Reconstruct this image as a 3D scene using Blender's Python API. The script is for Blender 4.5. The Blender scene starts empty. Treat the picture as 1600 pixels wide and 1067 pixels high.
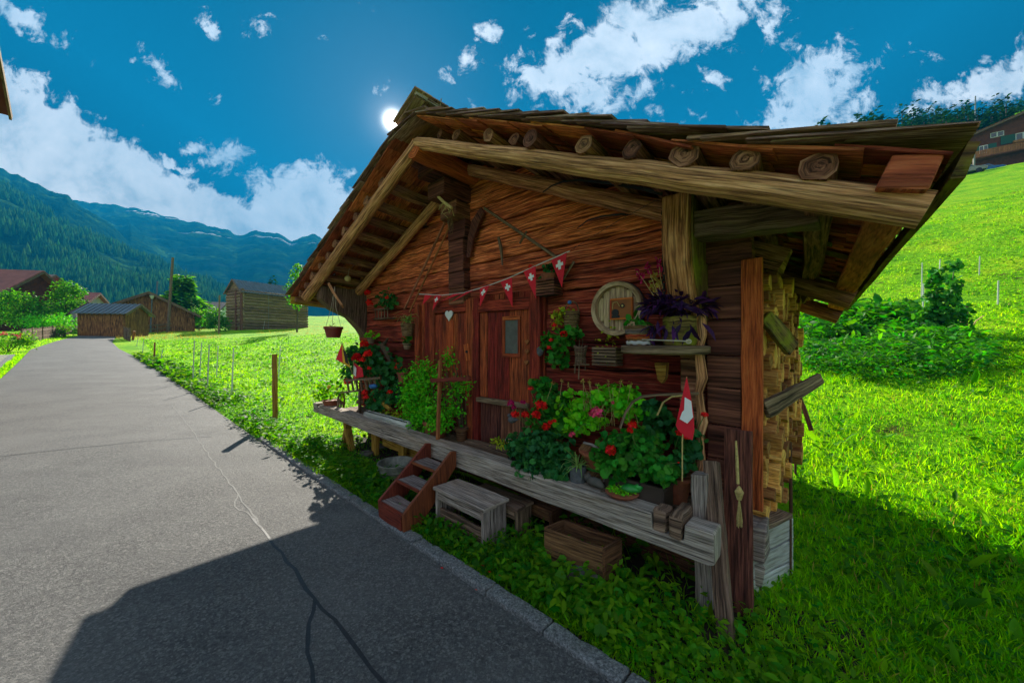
import bpy, math, random
import numpy as np
from mathutils import Vector, Matrix, noise as mnoise
random.seed(7); rng = np.random.default_rng(7)
R = math.radians
S = bpy.context.scene
COL = S.collection

# ---------------------------------------------------------------- camera
F, HZ, CH = 570.0, 533.0, 1.6          # focal length in photo pixels, horizon row, eye height
cam = bpy.data.cameras.new("camera"); co = bpy.data.objects.new("camera", cam); COL.objects.link(co)
cam.sensor_width = 36.0; cam.lens = 36.0 * F / 1600.0
cam.clip_start = 0.05; cam.clip_end = 6000
co.location = (0, 0, CH); co.rotation_euler = (R(90), 0, 0)
S.camera = co

# ---------------------------------------------------------------- light
SUN_DIR = Vector((-0.325, 1.0, 0.603)).normalized()
SUN_EL = math.asin(SUN_DIR.z); SUN_AZ = math.atan2(SUN_DIR.x, SUN_DIR.y)
sl = bpy.data.lights.new("sun", 'SUN'); sl.energy = 5.0; sl.angle = R(0.5); sl.color = (1.0, 0.93, 0.80)
so = bpy.data.objects.new("sun", sl); COL.objects.link(so)
so.rotation_euler = SUN_DIR.to_track_quat('Z', 'Y').to_euler()
S.view_settings.view_transform = 'Standard'; S.view_settings.look = 'None'
S.view_settings.gamma = 1.0; S.view_settings.exposure = 2.25
S.cycles.max_bounces = 8; S.cycles.diffuse_bounces = 4; S.cycles.transparent_max_bounces = 8
S.cycles.volume_bounces = 0; S.cycles.use_denoising = True

# ---------------------------------------------------------------- node helpers
class NT:
    def __init__(s, tree): s.t = tree; s.n = tree.nodes; s.l = tree.links; s.n.clear()
    def add(s, typ, ins=None, **kw):
        nd = s.n.new(typ)
        for k, v in kw.items(): setattr(nd, k, v)
        for k, v in (ins or {}).items():
            sock = nd.inputs[k]
            if isinstance(v, bpy.types.NodeSocket): s.l.new(v, sock)
            else: sock.default_value = v
        return nd
    def math(s, op, a, b=0.0, c=0.0, clamp=False):
        nd = s.n.new('ShaderNodeMath'); nd.operation = op; nd.use_clamp = clamp
        for i, v in enumerate((a, b, c)):
            if isinstance(v, bpy.types.NodeSocket): s.l.new(v, nd.inputs[i])
            else: nd.inputs[i].default_value = v
        return nd.outputs[0]
    def vmath(s, op, a, b=None, sc=None):
        nd = s.n.new('ShaderNodeVectorMath'); nd.operation = op
        for i, v in enumerate((a, b)):
            if v is None: continue
            if isinstance(v, bpy.types.NodeSocket): s.l.new(v, nd.inputs[i])
            else: nd.inputs[i].default_value = v
        if sc is not None: nd.inputs['Scale'].default_value = sc
        return nd
    def mix(s, fac, a, b, blend='MIX'):
        nd = s.n.new('ShaderNodeMix'); nd.data_type = 'RGBA'; nd.blend_type = blend; nd.clamp_factor = True
        for sock, v in ((nd.inputs[0], fac), (nd.inputs[6], a), (nd.inputs[7], b)):
            if isinstance(v, bpy.types.NodeSocket): s.l.new(v, sock)
            elif sock.type == 'RGBA' and len(v) == 3: sock.default_value = (*v, 1)
            else: sock.default_value = v
        return nd.outputs[2]
    def ramp(s, fac, stops, interp='LINEAR'):
        nd = s.n.new('ShaderNodeValToRGB'); cr = nd.color_ramp; cr.interpolation = interp
        while len(cr.elements) < len(stops): cr.elements.new(0.5)
        for e, (p, c) in zip(cr.elements, stops):
            e.position = p
            e.color = (c, c, c, 1) if isinstance(c, (int, float)) else (*c, 1)
        s.l.new(fac, nd.inputs[0]); return nd.outputs[0]
    def noise(s, vec, scale=1.0, detail=5.0, rough=0.55, dist=0.0):
        return s.add('ShaderNodeTexNoise', {'Vector': vec, 'Scale': scale, 'Detail': detail, 'Roughness': rough, 'Distortion': dist})
    def mapping(s, vec, loc=(0, 0, 0), rot=(0, 0, 0), sc=(1, 1, 1), typ='POINT'):
        return s.add('ShaderNodeMapping', {'Vector': vec, 'Location': loc, 'Rotation': rot, 'Scale': sc}, vector_type=typ).outputs[0]

# ---------------------------------------------------------------- sky with clouds
w = bpy.data.worlds.new("World"); S.world = w; w.use_nodes = True
w.cycles.sampling_method = 'MANUAL'; w.cycles.sample_map_resolution = 512
n = NT(w.node_tree)
sky = n.add('ShaderNodeTexSky', sky_type='NISHITA', sun_disc=False, sun_elevation=SUN_EL, sun_rotation=SUN_AZ, air_density=1.0, dust_density=0.35, ozone_density=2.5, altitude=1300)
d = n.add('ShaderNodeTexCoord').outputs['Generated']
sep = n.add('ShaderNodeSeparateXYZ', {0: d})
SKY_TINT = (0.0, 0.0165, 0.0325)
skyc = n.mix(1.0, sky.outputs[0], (*SKY_TINT, 1), 'MULTIPLY')
# direction on a plane north of the viewer, and the cloud field as soft patches broken by fractal noise
yy = n.math('MAXIMUM', sep.outputs[1], 0.05)
p = n.add('ShaderNodeCombineXYZ', {0: n.math('DIVIDE', sep.outputs[0], yy), 1: n.math('DIVIDE', sep.outputs[2], yy), 2: 0.0}).outputs[0]
wn = n.noise(p, 9.0, 7, 0.62)
pw = n.vmath('ADD', p, n.vmath('SCALE', n.vmath('SUBTRACT', wn.outputs[1], (0.5, 0.5, 0.5)).outputs[0], None, 0.13).outputs[0]).outputs[0]
wn2 = n.noise(p, 34.0, 5, 0.6)
pw = n.vmath('ADD', pw, n.vmath('SCALE', n.vmath('SUBTRACT', wn2.outputs[1], (0.5, 0.5, 0.5)).outputs[0], None, 0.035).outputs[0]).outputs[0]
PATCH = [(40,28,85,20,-35,.9),(330,45,42,13,-50,.75),(408,42,36,17,10,.7),(248,102,44,19,-35,.75),(338,155,14,22,-20,.6),(495,66,14,7,0,.5),
 (30,125,20,11,0,.8),(222,192,15,7,-20,.6),(300,228,30,14,-25,.85),(347,250,42,25,0,.95),(283,254,30,10,-25,.85),(452,262,20,11,0,.85),
 (596,140,18,15,-30,.6),(-40,200,120,80,-20,2.3),(70,240,140,62,-27,2.3),(190,298,150,50,-24,2.2),(300,338,130,38,-14,2.2),(390,358,70,30,-15,2.0),(480,328,76,56,0,2.0),(525,300,36,28,10,1.2),(545,355,60,38,0,1.7),(600,370,60,30,0,1.5),
 (960,78,150,62,22,1.15),(1075,40,140,46,20,1.15),(880,118,85,48,15,1.05),(915,160,80,24,0,.95),(815,110,34,26,0,.75),(1010,140,36,22,0,.75),(1150,25,70,34,15,.9),
 (722,92,26,30,20,.75),(762,46,30,20,0,.75),(738,160,22,15,-40,.6),(702,112,16,18,0,.55),(1110,124,32,20,0,.7),(1074,150,20,10,30,.5),(1025,170,38,14,0,.6),(1098,180,18,12,0,.55),
 (1205,45,16,52,-30,.7),(1222,20,22,40,-30,.65),(1275,135,66,68,25,1.1),(1235,190,80,26,10,1.0),(1330,170,48,24,20,1.0),(1320,105,40,36,10,.8),(1392,82,50,13,38,.6),(1372,108,26,14,25,.55),(1452,92,30,16,0,.5),
 (1475,152,70,22,14,1.0),(1560,128,90,32,18,1.1),(1592,92,60,24,35,.85),(1640,100,60,60,0,1.1),(700,-60,120,40,10,1),(1300,-90,160,50,20,1),(300,-100,150,40,-20,.9)]
acc = None
for (cx, cy, rx, ry, rot, wt) in PATCH:
    m = n.mapping(pw, ((cx-800)/F, (HZ-cy)/F, 0), (0, 0, R(rot)), (rx/F, ry/F, 1), 'TEXTURE')
    ln = n.vmath('LENGTH', m).outputs['Value']
    v_ = n.math('MULTIPLY_ADD', ln, -0.62*wt, 1.12*wt)
    acc = v_ if acc is None else n.math('MAXIMUM', acc, v_)
fb = n.noise(p, 16.0, 9, 0.66, 0.4).outputs[0]
den = n.math('ADD', acc, n.math('MULTIPLY', n.math('SUBTRACT', fb, 0.5), 2.3))
mask = n.add('ShaderNodeMapRange', {'Value': den, 'From Min': 0.46, 'From Max': 0.92}, interpolation_type='SMOOTHSTEP').outputs[0]
front = n.math('GREATER_THAN', sep.outputs[1], 0.06)
gen = n.noise(n.mapping(d, sc=(2.2, 2.2, 4)), 2.0, 8, 0.6).outputs[0]
genm = n.add('ShaderNodeMapRange', {'Value': gen, 'From Min': 0.40, 'From Max': 0.58}, interpolation_type='SMOOTHSTEP').outputs[0]
mask = n.math('ADD', n.math('MULTIPLY', mask, front), n.math('MULTIPLY', genm, n.math('SUBTRACT', 1.0, front)))
shade = n.noise(n.mapping(p, (0.1, 0.05, 0)), 6.5, 8, 0.62, 0.3).outputs[0]
thick = n.math('MULTIPLY', den, 0.22, clamp=True)
sh = n.math('ADD', n.math('MULTIPLY', shade, 1.0), n.math('MULTIPLY', thick, 0.30))
CL = 3.3
cc = n.ramp(sh, [(0.40, (0.86*CL, 0.86*CL, 0.87*CL)), (0.60, (0.68*CL, 0.71*CL, 0.74*CL)), (0.76, (0.40*CL, 0.47*CL, 0.53*CL))])
cc = n.mix(front, n.vmath('SCALE', cc, None, 1.25).outputs[0], cc)      # unseen clouds behind the viewer, added and brightened as fill light
colr = n.mix(n.math('MULTIPLY', mask, 0.97), skyc, cc)
# the sun's own disc and aureole, in the sun's direction
dt = n.vmath('DOT_PRODUCT', n.vmath('NORMALIZE', d).outputs[0], tuple(SUN_DIR)).outputs['Value']
au = n.math('POWER', n.math('MAXIMUM', dt, 0.0), 8500.0)
au2 = n.math('POWER', n.math('MAXIMUM', dt, 0.0), 60.0)
au3 = n.math('POWER', n.math('MAXIMUM', dt, 0.0), 900.0)
glow = n.math('ADD', n.math('ADD', n.math('MULTIPLY', au, 30.0), n.math('MULTIPLY', au3, 0.9)), n.math('MULTIPLY', au2, 0.2))
gcol = n.vmath('SCALE', (1.0, 0.98, 0.94)); n.l.new(glow, gcol.inputs['Scale'])
colr = n.vmath('ADD', colr, gcol.outputs[0]).outputs[0]
bg = n.add('ShaderNodeBackground', {'Color': colr, 'Strength': 0.12})
n.l.new(bg.outputs[0], n.add('ShaderNodeOutputWorld').inputs[0])

# ---------------------------------------------------------------- cabin frame: s runs along the front to the left, t into the cabin
_a = (180.0-800)/F; _l = math.hypot(_a, 1)
U = np.array([_a/_l, 1/_l]); VV = np.array([U[1], -U[0]])
_yb = CH*F/(1000-HZ); OO = np.array([(1116-800)/F*_yb, _yb])
def W(s, t, z):
    q = OO + s*U + t*VV; return Vector((q[0], q[1], z))
def ray(x, y): return np.array([(x-800)/F, 1.0, (HZ-y)/F])
def st(P):
    q = np.array([P[0], P[1]]) - OO; return float(q @ U), float(q @ VV)
def T(x, y, t):                        # the point of the upright plane at depth t seen at photo pixel x, y
    r = ray(x, y); k = (t + OO @ VV)/(r[:2] @ VV); return Vector(k*r) + Vector((0, 0, CH))
def SP(x, y, s):
    r = ray(x, y); k = (s + OO @ U)/(r[:2] @ U); return Vector(k*r) + Vector((0, 0, CH))
def ZP(x, y, z):
    r = ray(x, y); k = (z-CH)/r[2]; return Vector(k*r) + Vector((0, 0, CH))
def YP(x, y, Y): return Vector(Y*ray(x, y)) + Vector((0, 0, CH))
U3 = Vector((U[0], U[1], 0)); V3 = Vector((VV[0], VV[1], 0)); Z3 = Vector((0, 0, 1))

def sm(x, a, b):
    q = min(1.0, max(0.0, (x-a)/(b-a))); return q*q*(3-2*q)
def rise(s): return 0.055*3*math.log1p(math.exp(min(60, (min(s, 140)-16)/3.0)))
def ground(x, y, rough=True):
    s, t = st((x, y)); z = rise(s)
    e = t - 0.6
    if e > 0:
        e2 = min(e, 96.0)
        h = 0.115*e2 + 0.295*(1 - 0.62*sm(s, 8, 45))*max(0, e2-12)*sm(e2, 8, 40)*0.78
        h += 0.40*min(150, max(0, e-100))*(1-sm(s, -10, 40))
        z += h*(1 - 0.55*sm(s, 25, 60))
    if s < -6: pass
    if rough and (t > -0.40 or t < -5.9):
        k = min(1.0, max(0, max(t+0.4, -5.9-t))*0.6)
        z += k*(0.05*mnoise.noise((x*0.9, y*0.9, 0)) + (0.22*mnoise.noise((x*0.16, y*0.16, 5)) if t > 2 else 0.05*mnoise.noise((x*.3, y*.3, 3))))
        if t > 14: z += 0.9*sm(t, 14, 40)*mnoise.noise((x*0.05, y*0.05, 2))
    return z
def G(x, y):                            # first point of the ground seen at photo pixel x, y
    r = ray(x, y); k = 1.0; pk = k
    while k < 400:
        if CH + k*r[2] <= ground(k*r[0], k, False): break
        pk = k; k *= 1.01
    for _ in range(20):
        m = (pk+k)/2
        if CH + m*r[2] <= ground(m*r[0], m, False): k = m
        else: pk = m
    return Vector((k*r[0], k, ground(k*r[0], k)))
HAZE = 0.0005
# ---------------------------------------------------------------- materials
def newmat(name):
    m = bpy.data.materials.new(name); m.use_nodes = True
    return m, NT(m.node_tree)
def finish(n, col, rough=0.8, bump=None, bstr=0.3, bdist=0.01, spec=0.3, metal=0.0, extra=None):
    b = n.add('ShaderNodeBsdfPrincipled', {'Roughness': rough, 'Metallic': metal, 'Specular IOR Level': spec})
    if isinstance(col, bpy.types.NodeSocket): n.l.new(col, b.inputs['Base Color'])
    else: b.inputs['Base Color'].default_value = (*col, 1)
    if bump is not None:
        bn = n.add('ShaderNodeBump', {'Strength': bstr, 'Distance': bdist, 'Height': bump}); n.l.new(bn.outputs[0], b.inputs['Normal'])
    n.l.new(b.outputs[0], n.add('ShaderNodeOutputMaterial').inputs[0]); return b
def rndval(n, lo, hi):
    a = n.add('ShaderNodeAttribute', attribute_name='rnd').outputs['Fac']
    return n.math('MULTIPLY_ADD', a, hi-lo, lo)
def wood(name, cols, su=1.6, sv=26, rough=0.85, crack=0.75, bstr=0.7, bdist=0.012, vary=(0.6, 1.35), stain=None, moss=None, stain_amt=0.5):
    m, n = newmat(name)
    uv = n.add('ShaderNodeUVMap').outputs[0]
    g1 = n.noise(n.mapping(uv, sc=(su*1.25, sv*1.5, 1)), 1.0, 9, 0.72, 0.15).outputs[0]
    g2 = n.noise(n.mapping(uv, (5, 1, 0), sc=(su*3.2, sv*4.5, 1)), 1.0, 5, 0.65, 0.2).outputs[0]
    g = n.math('ADD', n.math('MULTIPLY_ADD', n.math('SUBTRACT', g2, 0.5), 0.85, 0.5), n.math('MULTIPLY', n.math('SUBTRACT', g1, 0.5), 0.75))
    k = len(cols)
    c = n.ramp(g, [(0.34+0.34*i/(k-1), cols[i]) for i in range(k)])
    ck = n.noise(n.mapping(uv, (3, 7, 0), sc=(su*0.8, sv*1.7, 1)), 1.0, 7, 0.66, 0.25).outputs[0]
    ckm = n.ramp(ck, [(0.37, 1.0), (0.425, 0.0), (0.60, 0.0), (0.63, 0.6)])
    c = n.mix(n.math('MULTIPLY', ckm, crack), c, tuple(v*0.22 for v in cols[0]))
    pt = n.noise(n.mapping(uv, (1.3, 4, 0), sc=(su*0.9, sv*0.16, 1)), 1.0, 5, 0.6, 0.5).outputs[0]
    if stain:
        c = n.mix(n.math('MULTIPLY', n.ramp(pt, [(0.48, 0), (0.66, 1)]), stain_amt), c, stain)
    c3 = n.noise(n.mapping(uv, (9, 2, 0), sc=(su*2.2, sv*3.4, 1)), 1.0, 4, 0.6, 0.2).outputs[0]
    c = n.mix(n.math('MULTIPLY', n.ramp(c3, [(0.36, 1.0), (0.44, 0.0)]), crack*0.85), c, tuple(v*0.18 for v in cols[0]))
    # knots
    vo = n.add('ShaderNodeTexVoronoi', {'Vector': n.mapping(uv, sc=(2.1, 6.5, 1)), 'Scale': 1.0, 'Randomness': 1.0})
    kn = n.ramp(vo.outputs['Distance'], [(0.04, 1), (0.10, 0)])
    c = n.mix(n.math('MULTIPLY', kn, 0.6), c, tuple(v*0.3 for v in cols[0]))
    if moss:
        oc = n.add('ShaderNodeTexCoord').outputs['Object']
        mm = n.noise(oc, 5.0, 6, 0.65).outputs[0]
        c = n.mix(n.math('MULTIPLY', n.ramp(mm, [(0.47, 0), (0.60, 1)]), 0.8), c, moss)
    hs = n.add('ShaderNodeHueSaturation', {'Hue': rndval(n, 0.487, 0.513), 'Saturation': 1.0, 'Value': rndval(n, *vary), 'Color': c})
    h = n.math('SUBTRACT', n.math('ADD', n.math('MULTIPLY', g, 0.9), n.math('MULTIPLY', pt, 0.5)), n.math('MULTIPLY', ckm, 0.9))
    finish(n, hs.outputs[0], rough, h, bstr, bdist)
    return m
def plain(name, col, rough=0.6, metal=0.0, nscale=14, amp=0.35, bstr=0.25, spec=0.4, col2=None, vary=(0.9, 1.1)):
    m, n = newmat(name)
    oc = n.add('ShaderNodeTexCoord').outputs['Object']
    g = n.noise(oc, nscale, 7, 0.65).outputs[0]
    c2 = col2 or tuple(v*(1-amp) for v in col)
    c = n.ramp(g, [(0.35, c2), (0.62, col)])
    hs = n.add('ShaderNodeHueSaturation', {'Value': rndval(n, *vary), 'Color': c})
    finish(n, hs.outputs[0], rough, g, bstr, 0.004, spec, metal); return m
def leaf(name, c1, c2, trans=0.45, tcol=None, rough=0.55, hue=(0.475, 0.52), spec=0.2, vein=False):
    m, n = newmat(name)
    a = n.add('ShaderNodeAttribute', attribute_name='rnd').outputs['Fac']
    c = n.mix(a, (*c1, 1), (*c2, 1))
    hs = n.add('ShaderNodeHueSaturation', {'Hue': n.math('MULTIPLY_ADD', n.math('FRACT', n.math('MULTIPLY', a, 7.31)), hue[1]-hue[0], hue[0]), 'Value': n.math('MULTIPLY_ADD', n.math('FRACT', n.math('MULTIPLY', a, 13.7)), 0.7, 0.65), 'Color': c}).outputs[0]
    b = n.add('ShaderNodeBsdfPrincipled', {'Base Color': hs, 'Roughness': rough, 'Specular IOR Level': spec})
    tc = n.mix(1.0, hs, (*(tcol or (1.5, 1.6, 0.5)), 1), 'MULTIPLY')
    tr = n.add('ShaderNodeBsdfTranslucent', {'Color': tc})
    mx = n.add('ShaderNodeMixShader', {0: trans, 1: b.outputs[0], 2: tr.outputs[0]})
    n.l.new(mx.outputs[0], n.add('ShaderNodeOutputMaterial').inputs[0]); return m

M = {}
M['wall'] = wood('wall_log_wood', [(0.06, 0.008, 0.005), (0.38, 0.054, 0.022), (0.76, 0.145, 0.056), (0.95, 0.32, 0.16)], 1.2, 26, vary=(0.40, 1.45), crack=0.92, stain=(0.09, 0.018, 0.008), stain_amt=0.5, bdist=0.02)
M['dark'] = wood('dark_log_wood', [(0.045, 0.013, 0.008), (0.17, 0.055, 0.033), (0.36, 0.13, 0.075)], 1.3, 20, vary=(0.6, 1.4))
M['door'] = wood('door_plank_wood', [(0.08, 0.010, 0.005), (0.34, 0.046, 0.018), (0.56, 0.10, 0.035)], 1.6, 24, vary=(0.65, 1.3), stain=(0.06, 0.016, 0.008), stain_amt=.6)
M['red'] = wood('red_board_wood', [(0.20, 0.03, 0.010), (0.50, 0.09, 0.022), (0.68, 0.16, 0.045)], 1.6, 22, crack=0.4, vary=(0.85, 1.15))
M['pole'] = wood('weathered_pole_wood', [(0.10, 0.030, 0.014), (0.54, 0.215, 0.10), (0.90, 0.46, 0.26)], 1.0, 20, vary=(0.85, 1.2), stain=(0.26, 0.12, 0.05))
M['purlin'] = wood('purlin_wood', [(0.06, 0.022, 0.012), (0.28, 0.112, 0.06), (0.54, 0.26, 0.145)], 1.6, 18, vary=(0.6, 1.4), stain=(0.10, 0.04, 0.02))
M['shake'] = wood('shingle_wood', [(0.26, 0.05, 0.02), (0.68, 0.16, 0.06), (0.85, 0.28, 0.11)], 2.4, 14, vary=(0.4, 1.3), crack=0.5, stain=(0.28, 0.11, 0.05))
M['grey'] = wood('grey_weathered_wood', [(0.10, 0.072, 0.055), (0.35, 0.28, 0.23), (0.58, 0.48, 0.41)], 1.3, 26, vary=(0.85, 1.15), crack=0.7, stain=(0.30, 0.20, 0.13), stain_amt=0.45)
M['greyd'] = wood('grey_brown_wood', [(0.055, 0.032, 0.02), (0.20, 0.12, 0.075), (0.38, 0.25, 0.165)], 1.3, 26, vary=(0.8, 1.2))
M['step'] = wood('stained_step_wood', [(0.07, 0.013, 0.007), (0.18, 0.034, 0.014), (0.26, 0.056, 0.024)], 1.6, 20, crack=0.3, vary=(0.9, 1.1), bstr=0.4, rough=0.6)
M['tread'] = wood('worn_tread_wood', [(0.10, 0.07, 0.06), (0.26, 0.21, 0.19), (0.36, 0.31, 0.28)], 1.6, 20, stain=(0.2, 0.07, 0.04), vary=(0.9, 1.1))
M['crate'] = wood('brown_crate_wood', [(0.05, 0.02, 0.009), (0.17, 0.075, 0.030), (0.28, 0.14, 0.06)], 1.6, 18, vary=(0.8, 1.2), crack=0.4)
M['moss'] = wood('mossy_wood', [(0.05, 0.03, 0.012), (0.18, 0.11, 0.03), (0.30, 0.22, 0.06)], 1.6, 18, moss=(0.26, 0.27, 0.012), vary=(0.8, 1.2))
M['yell'] = wood('yellow_wood', [(0.16, 0.07, 0.012), (0.42, 0.22, 0.03), (0.6, 0.38, 0.08)], 1.6, 16, crack=0.4, vary=(0.8, 1.2))
M['split'] = wood('split_firewood', [(0.30, 0.10, 0.02), (0.80, 0.36, 0.08), (0.95, 0.58, 0.18)], 3.0, 14, vary=(0.25, 1.3), crack=0.5, stain=(0.36, 0.10, 0.03), stain_amt=.75)
M['pale'] = wood('pale_plank_wood', [(0.26, 0.25, 0.21), (0.46, 0.45, 0.40), (0.6, 0.6, 0.55)], 1.4, 14, vary=(0.9, 1.1), crack=0.35, stain=(0.28, 0.26, 0.2))
M['barn'] = wood('barn_board_wood', [(0.04, 0.012, 0.006), (0.20, 0.065, 0.024), (0.38, 0.15, 0.055)], 6, 0.35, vary=(0.6, 1.3), bstr=0.4)
M['barnlog'] = wood('barn_log_wood', [(0.07, 0.04, 0.022), (0.26, 0.16, 0.085), (0.48, 0.33, 0.18)], 0.4, 8, vary=(0.7, 1.3))
M['cons'] = wood('console_wood', [(0.10, 0.028, 0.011), (0.46, 0.165, 0.065), (0.72, 0.34, 0.16)], 1.4, 16, vary=(0.8, 1.2), stain=(0.16, 0.06, 0.02))
M['oak'] = wood('pale_oak_wood', [(0.20, 0.11, 0.06), (0.58, 0.38, 0.23), (0.80, 0.58, 0.40)], 1.6, 22, vary=(0.8, 1.15), crack=0.5, stain=(0.34, 0.22, 0.12))
M['terra'] = plain('terracotta', (0.30, 0.085, 0.04), 0.75, amp=0.4)
M['brownplastic'] = plain('brown_plastic', (0.055, 0.035, 0.028), 0.45, amp=0.3, bstr=0.05)
M['redplastic'] = plain('red_brown_plastic', (0.23, 0.035, 0.025), 0.4, amp=0.2, bstr=0.05)
M['wicker'] = wood('wicker', [(0.06, 0.03, 0.013), (0.22, 0.12, 0.055), (0.36, 0.22, 0.11)], 6, 30, vary=(0.6, 1.3))
M['iron'] = plain('dark_iron', (0.035, 0.035, 0.038), 0.5, 0.7)
M['zinc'] = plain('old_zinc', (0.30, 0.29, 0.24), 0.5, 0.5, amp=0.5)
M['grpot'] = plain('grey_stone_pot', (0.13, 0.13, 0.14), 0.8, nscale=30, amp=0.5)
M['stone'] = plain('field_stone', (0.13, 0.115, 0.10), 0.9, nscale=8, amp=0.55, bstr=0.6)
M['bark'] = plain('bark', (0.12, 0.075, 0.045), 0.95, nscale=22, amp=0.65, bstr=0.8)
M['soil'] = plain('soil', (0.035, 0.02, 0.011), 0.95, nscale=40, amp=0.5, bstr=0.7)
M['white'] = plain('white_paint', (0.72, 0.70, 0.68), 0.6, amp=0.15)
M['flagw'] = plain('flag_white_cloth', (0.8, 0.78, 0.78), 0.8, amp=0.05, bstr=0.05)
M['flagr'] = plain('flag_red_cloth', (0.72, 0.012, 0.03), 0.75, amp=0.15, bstr=0.05)
M['flagy'] = plain('flag_yellow_cloth', (0.75, 0.42, 0.02), 0.8, amp=0.1, bstr=0.05)
M['flagk'] = plain('flag_black_cloth', (0.015, 0.012, 0.012), 0.8, amp=0.1, bstr=0.05)
M['cord'] = plain('pale_cord', (0.55, 0.47, 0.36), 0.9)
M['straw'] = plain('straw', (0.58, 0.42, 0.15), 0.9, nscale=60, amp=0.4)
M['bluep'] = plain('blue_paint', (0.03, 0.16, 0.42), 0.5)
M['greenp'] = plain('green_glaze', (0.03, 0.32, 0.05), 0.3, amp=0.5)
M['glass'] = plain('dim_window_glass', (0.035, 0.045, 0.045), 0.08, amp=0.3, bstr=0.02, spec=0.8)
M['curtain'] = plain('grey_window_lining', (0.12, 0.13, 0.12), 0.4, amp=0.3, bstr=0.02)
M['tin'] = plain('corrugated_metal', (0.22, 0.225, 0.235), 0.45, 0.4, nscale=1.2, amp=0.25, bstr=0.0)
M['tile'] = plain('brown_roof_tile', (0.30, 0.21, 0.17), 0.8, nscale=1.5, amp=0.3, bstr=0.1)
M['redtile'] = plain('red_roof_tile', (0.36, 0.12, 0.09), 0.8, nscale=1.5, amp=0.3, bstr=0.1)
M['plaster'] = plain('pale_plaster', (0.55, 0.52, 0.46), 0.9, nscale=2, amp=0.12)
M['chalet'] = plain('chalet_brown_wood', (0.17, 0.042, 0.014), 0.8, nscale=3, amp=0.5)
M['orange'] = plain('orange_brown_wood', (0.36, 0.12, 0.035), 0.8, nscale=4, amp=0.4)
M['shutter'] = plain('green_shutter_paint', (0.01, 0.09, 0.06), 0.6)
M['lampgrey'] = plain('grey_blue_post_paint', (0.12, 0.18, 0.22), 0.5)
M['lampglass'] = plain('milky_lamp_glass', (0.6, 0.58, 0.48), 0.3, amp=0.1)
M['stake'] = plain('white_plastic_stake', (0.62, 0.62, 0.58), 0.5, amp=0.1)
M['rust'] = plain('rusty_steel', (0.13, 0.06, 0.03), 0.8, 0.3, amp=0.5)
M['roofgrey'] = wood('weathered_shake_wood', [(0.07, 0.035, 0.027), (0.30, 0.165, 0.125), (0.56, 0.38, 0.32)], 2.0, 20, vary=(0.5, 1.3), crack=0.6, stain=(0.34, 0.14, 0.06), stain_amt=0.6)
# foliage
M['grass'] = leaf('grass_blade', (0.04, 0.24, 0.002), (0.21, 0.41, 0.002), 0.62, (2.9, 2.6, 0.25), hue=(0.475, 0.515), spec=0.06, rough=.7)
M['weed'] = leaf('weed_leaf', (0.018, 0.14, 0.006), (0.12, 0.27, 0.006), 0.55, (2.6, 2.5, 0.3), spec=0.12)
M['dry'] = leaf('dry_grass', (0.40, 0.27, 0.04), (0.55, 0.42, 0.09), 0.4, (1.4, 1.2, 0.6))
M['ger'] = leaf('geranium_leaf', (0.018, 0.16, 0.014), (0.05, 0.28, 0.018), 0.3)
M['gerdk'] = leaf('dark_geranium_leaf', (0.012, 0.10, 0.025), (0.028, 0.17, 0.03), 0.25)
M['gerlt'] = leaf('light_geranium_leaf', (0.08, 0.44, 0.008), (0.20, 0.66, 0.012), 0.35)
M['box'] = leaf('box_leaf', (0.04, 0.32, 0.006), (0.14, 0.60, 0.010), 0.35)
M['yellf'] = leaf('yellow_green_leaf', (0.18, 0.36, 0.012), (0.5, 0.46, 0.02), 0.35)
M['spider'] = leaf('striped_leaf', (0.16, 0.34, 0.06), (0.42, 0.52, 0.18), 0.3)
M['purple'] = leaf('purple_leaf', (0.022, 0.007, 0.035), (0.075, 0.018, 0.11), 0.2, (1.4, 0.8, 1.4), hue=(0.47, 0.53))
M['petal'] = leaf('red_petal', (0.75, 0.008, 0.006), (0.85, 0.022, 0.012), 0.25, (1.3, 0.8, 0.8), hue=(0.495, 0.505))
M['pinkp'] = leaf('pink_petal', (0.75, 0.03, 0.12), (0.85, 0.12, 0.22), 0.25, (1.2, 1, 1), hue=(0.49, 0.51))
M['magp'] = leaf('magenta_petal', (0.45, 0.008, 0.09), (0.6, 0.02, 0.15), 0.25, (1.2, 1, 1), hue=(0.49, 0.51))
M['tree'] = leaf('tree_leaf', (0.022, 0.13, 0.006), (0.09, 0.28, 0.008), 0.5, (2.3, 2.2, 0.4))
M['needle'] = leaf('conifer_needle', (0.02, 0.17, 0.012), (0.06, 0.34, 0.016), 0.25, rough=.9, spec=.05)
M['fir'] = leaf('dark_conifer_needle', (0.008, 0.05, 0.018), (0.035, 0.13, 0.024), 0.1, rough=0.95, spec=0.0)
M['potato'] = leaf('potato_leaf', (0.016, 0.14, 0.006), (0.06, 0.27, 0.008), 0.5, (2.2, 2.2, 0.4))
M['stem'] = plain('green_stem', (0.10, 0.20, 0.03), 0.7)

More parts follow.
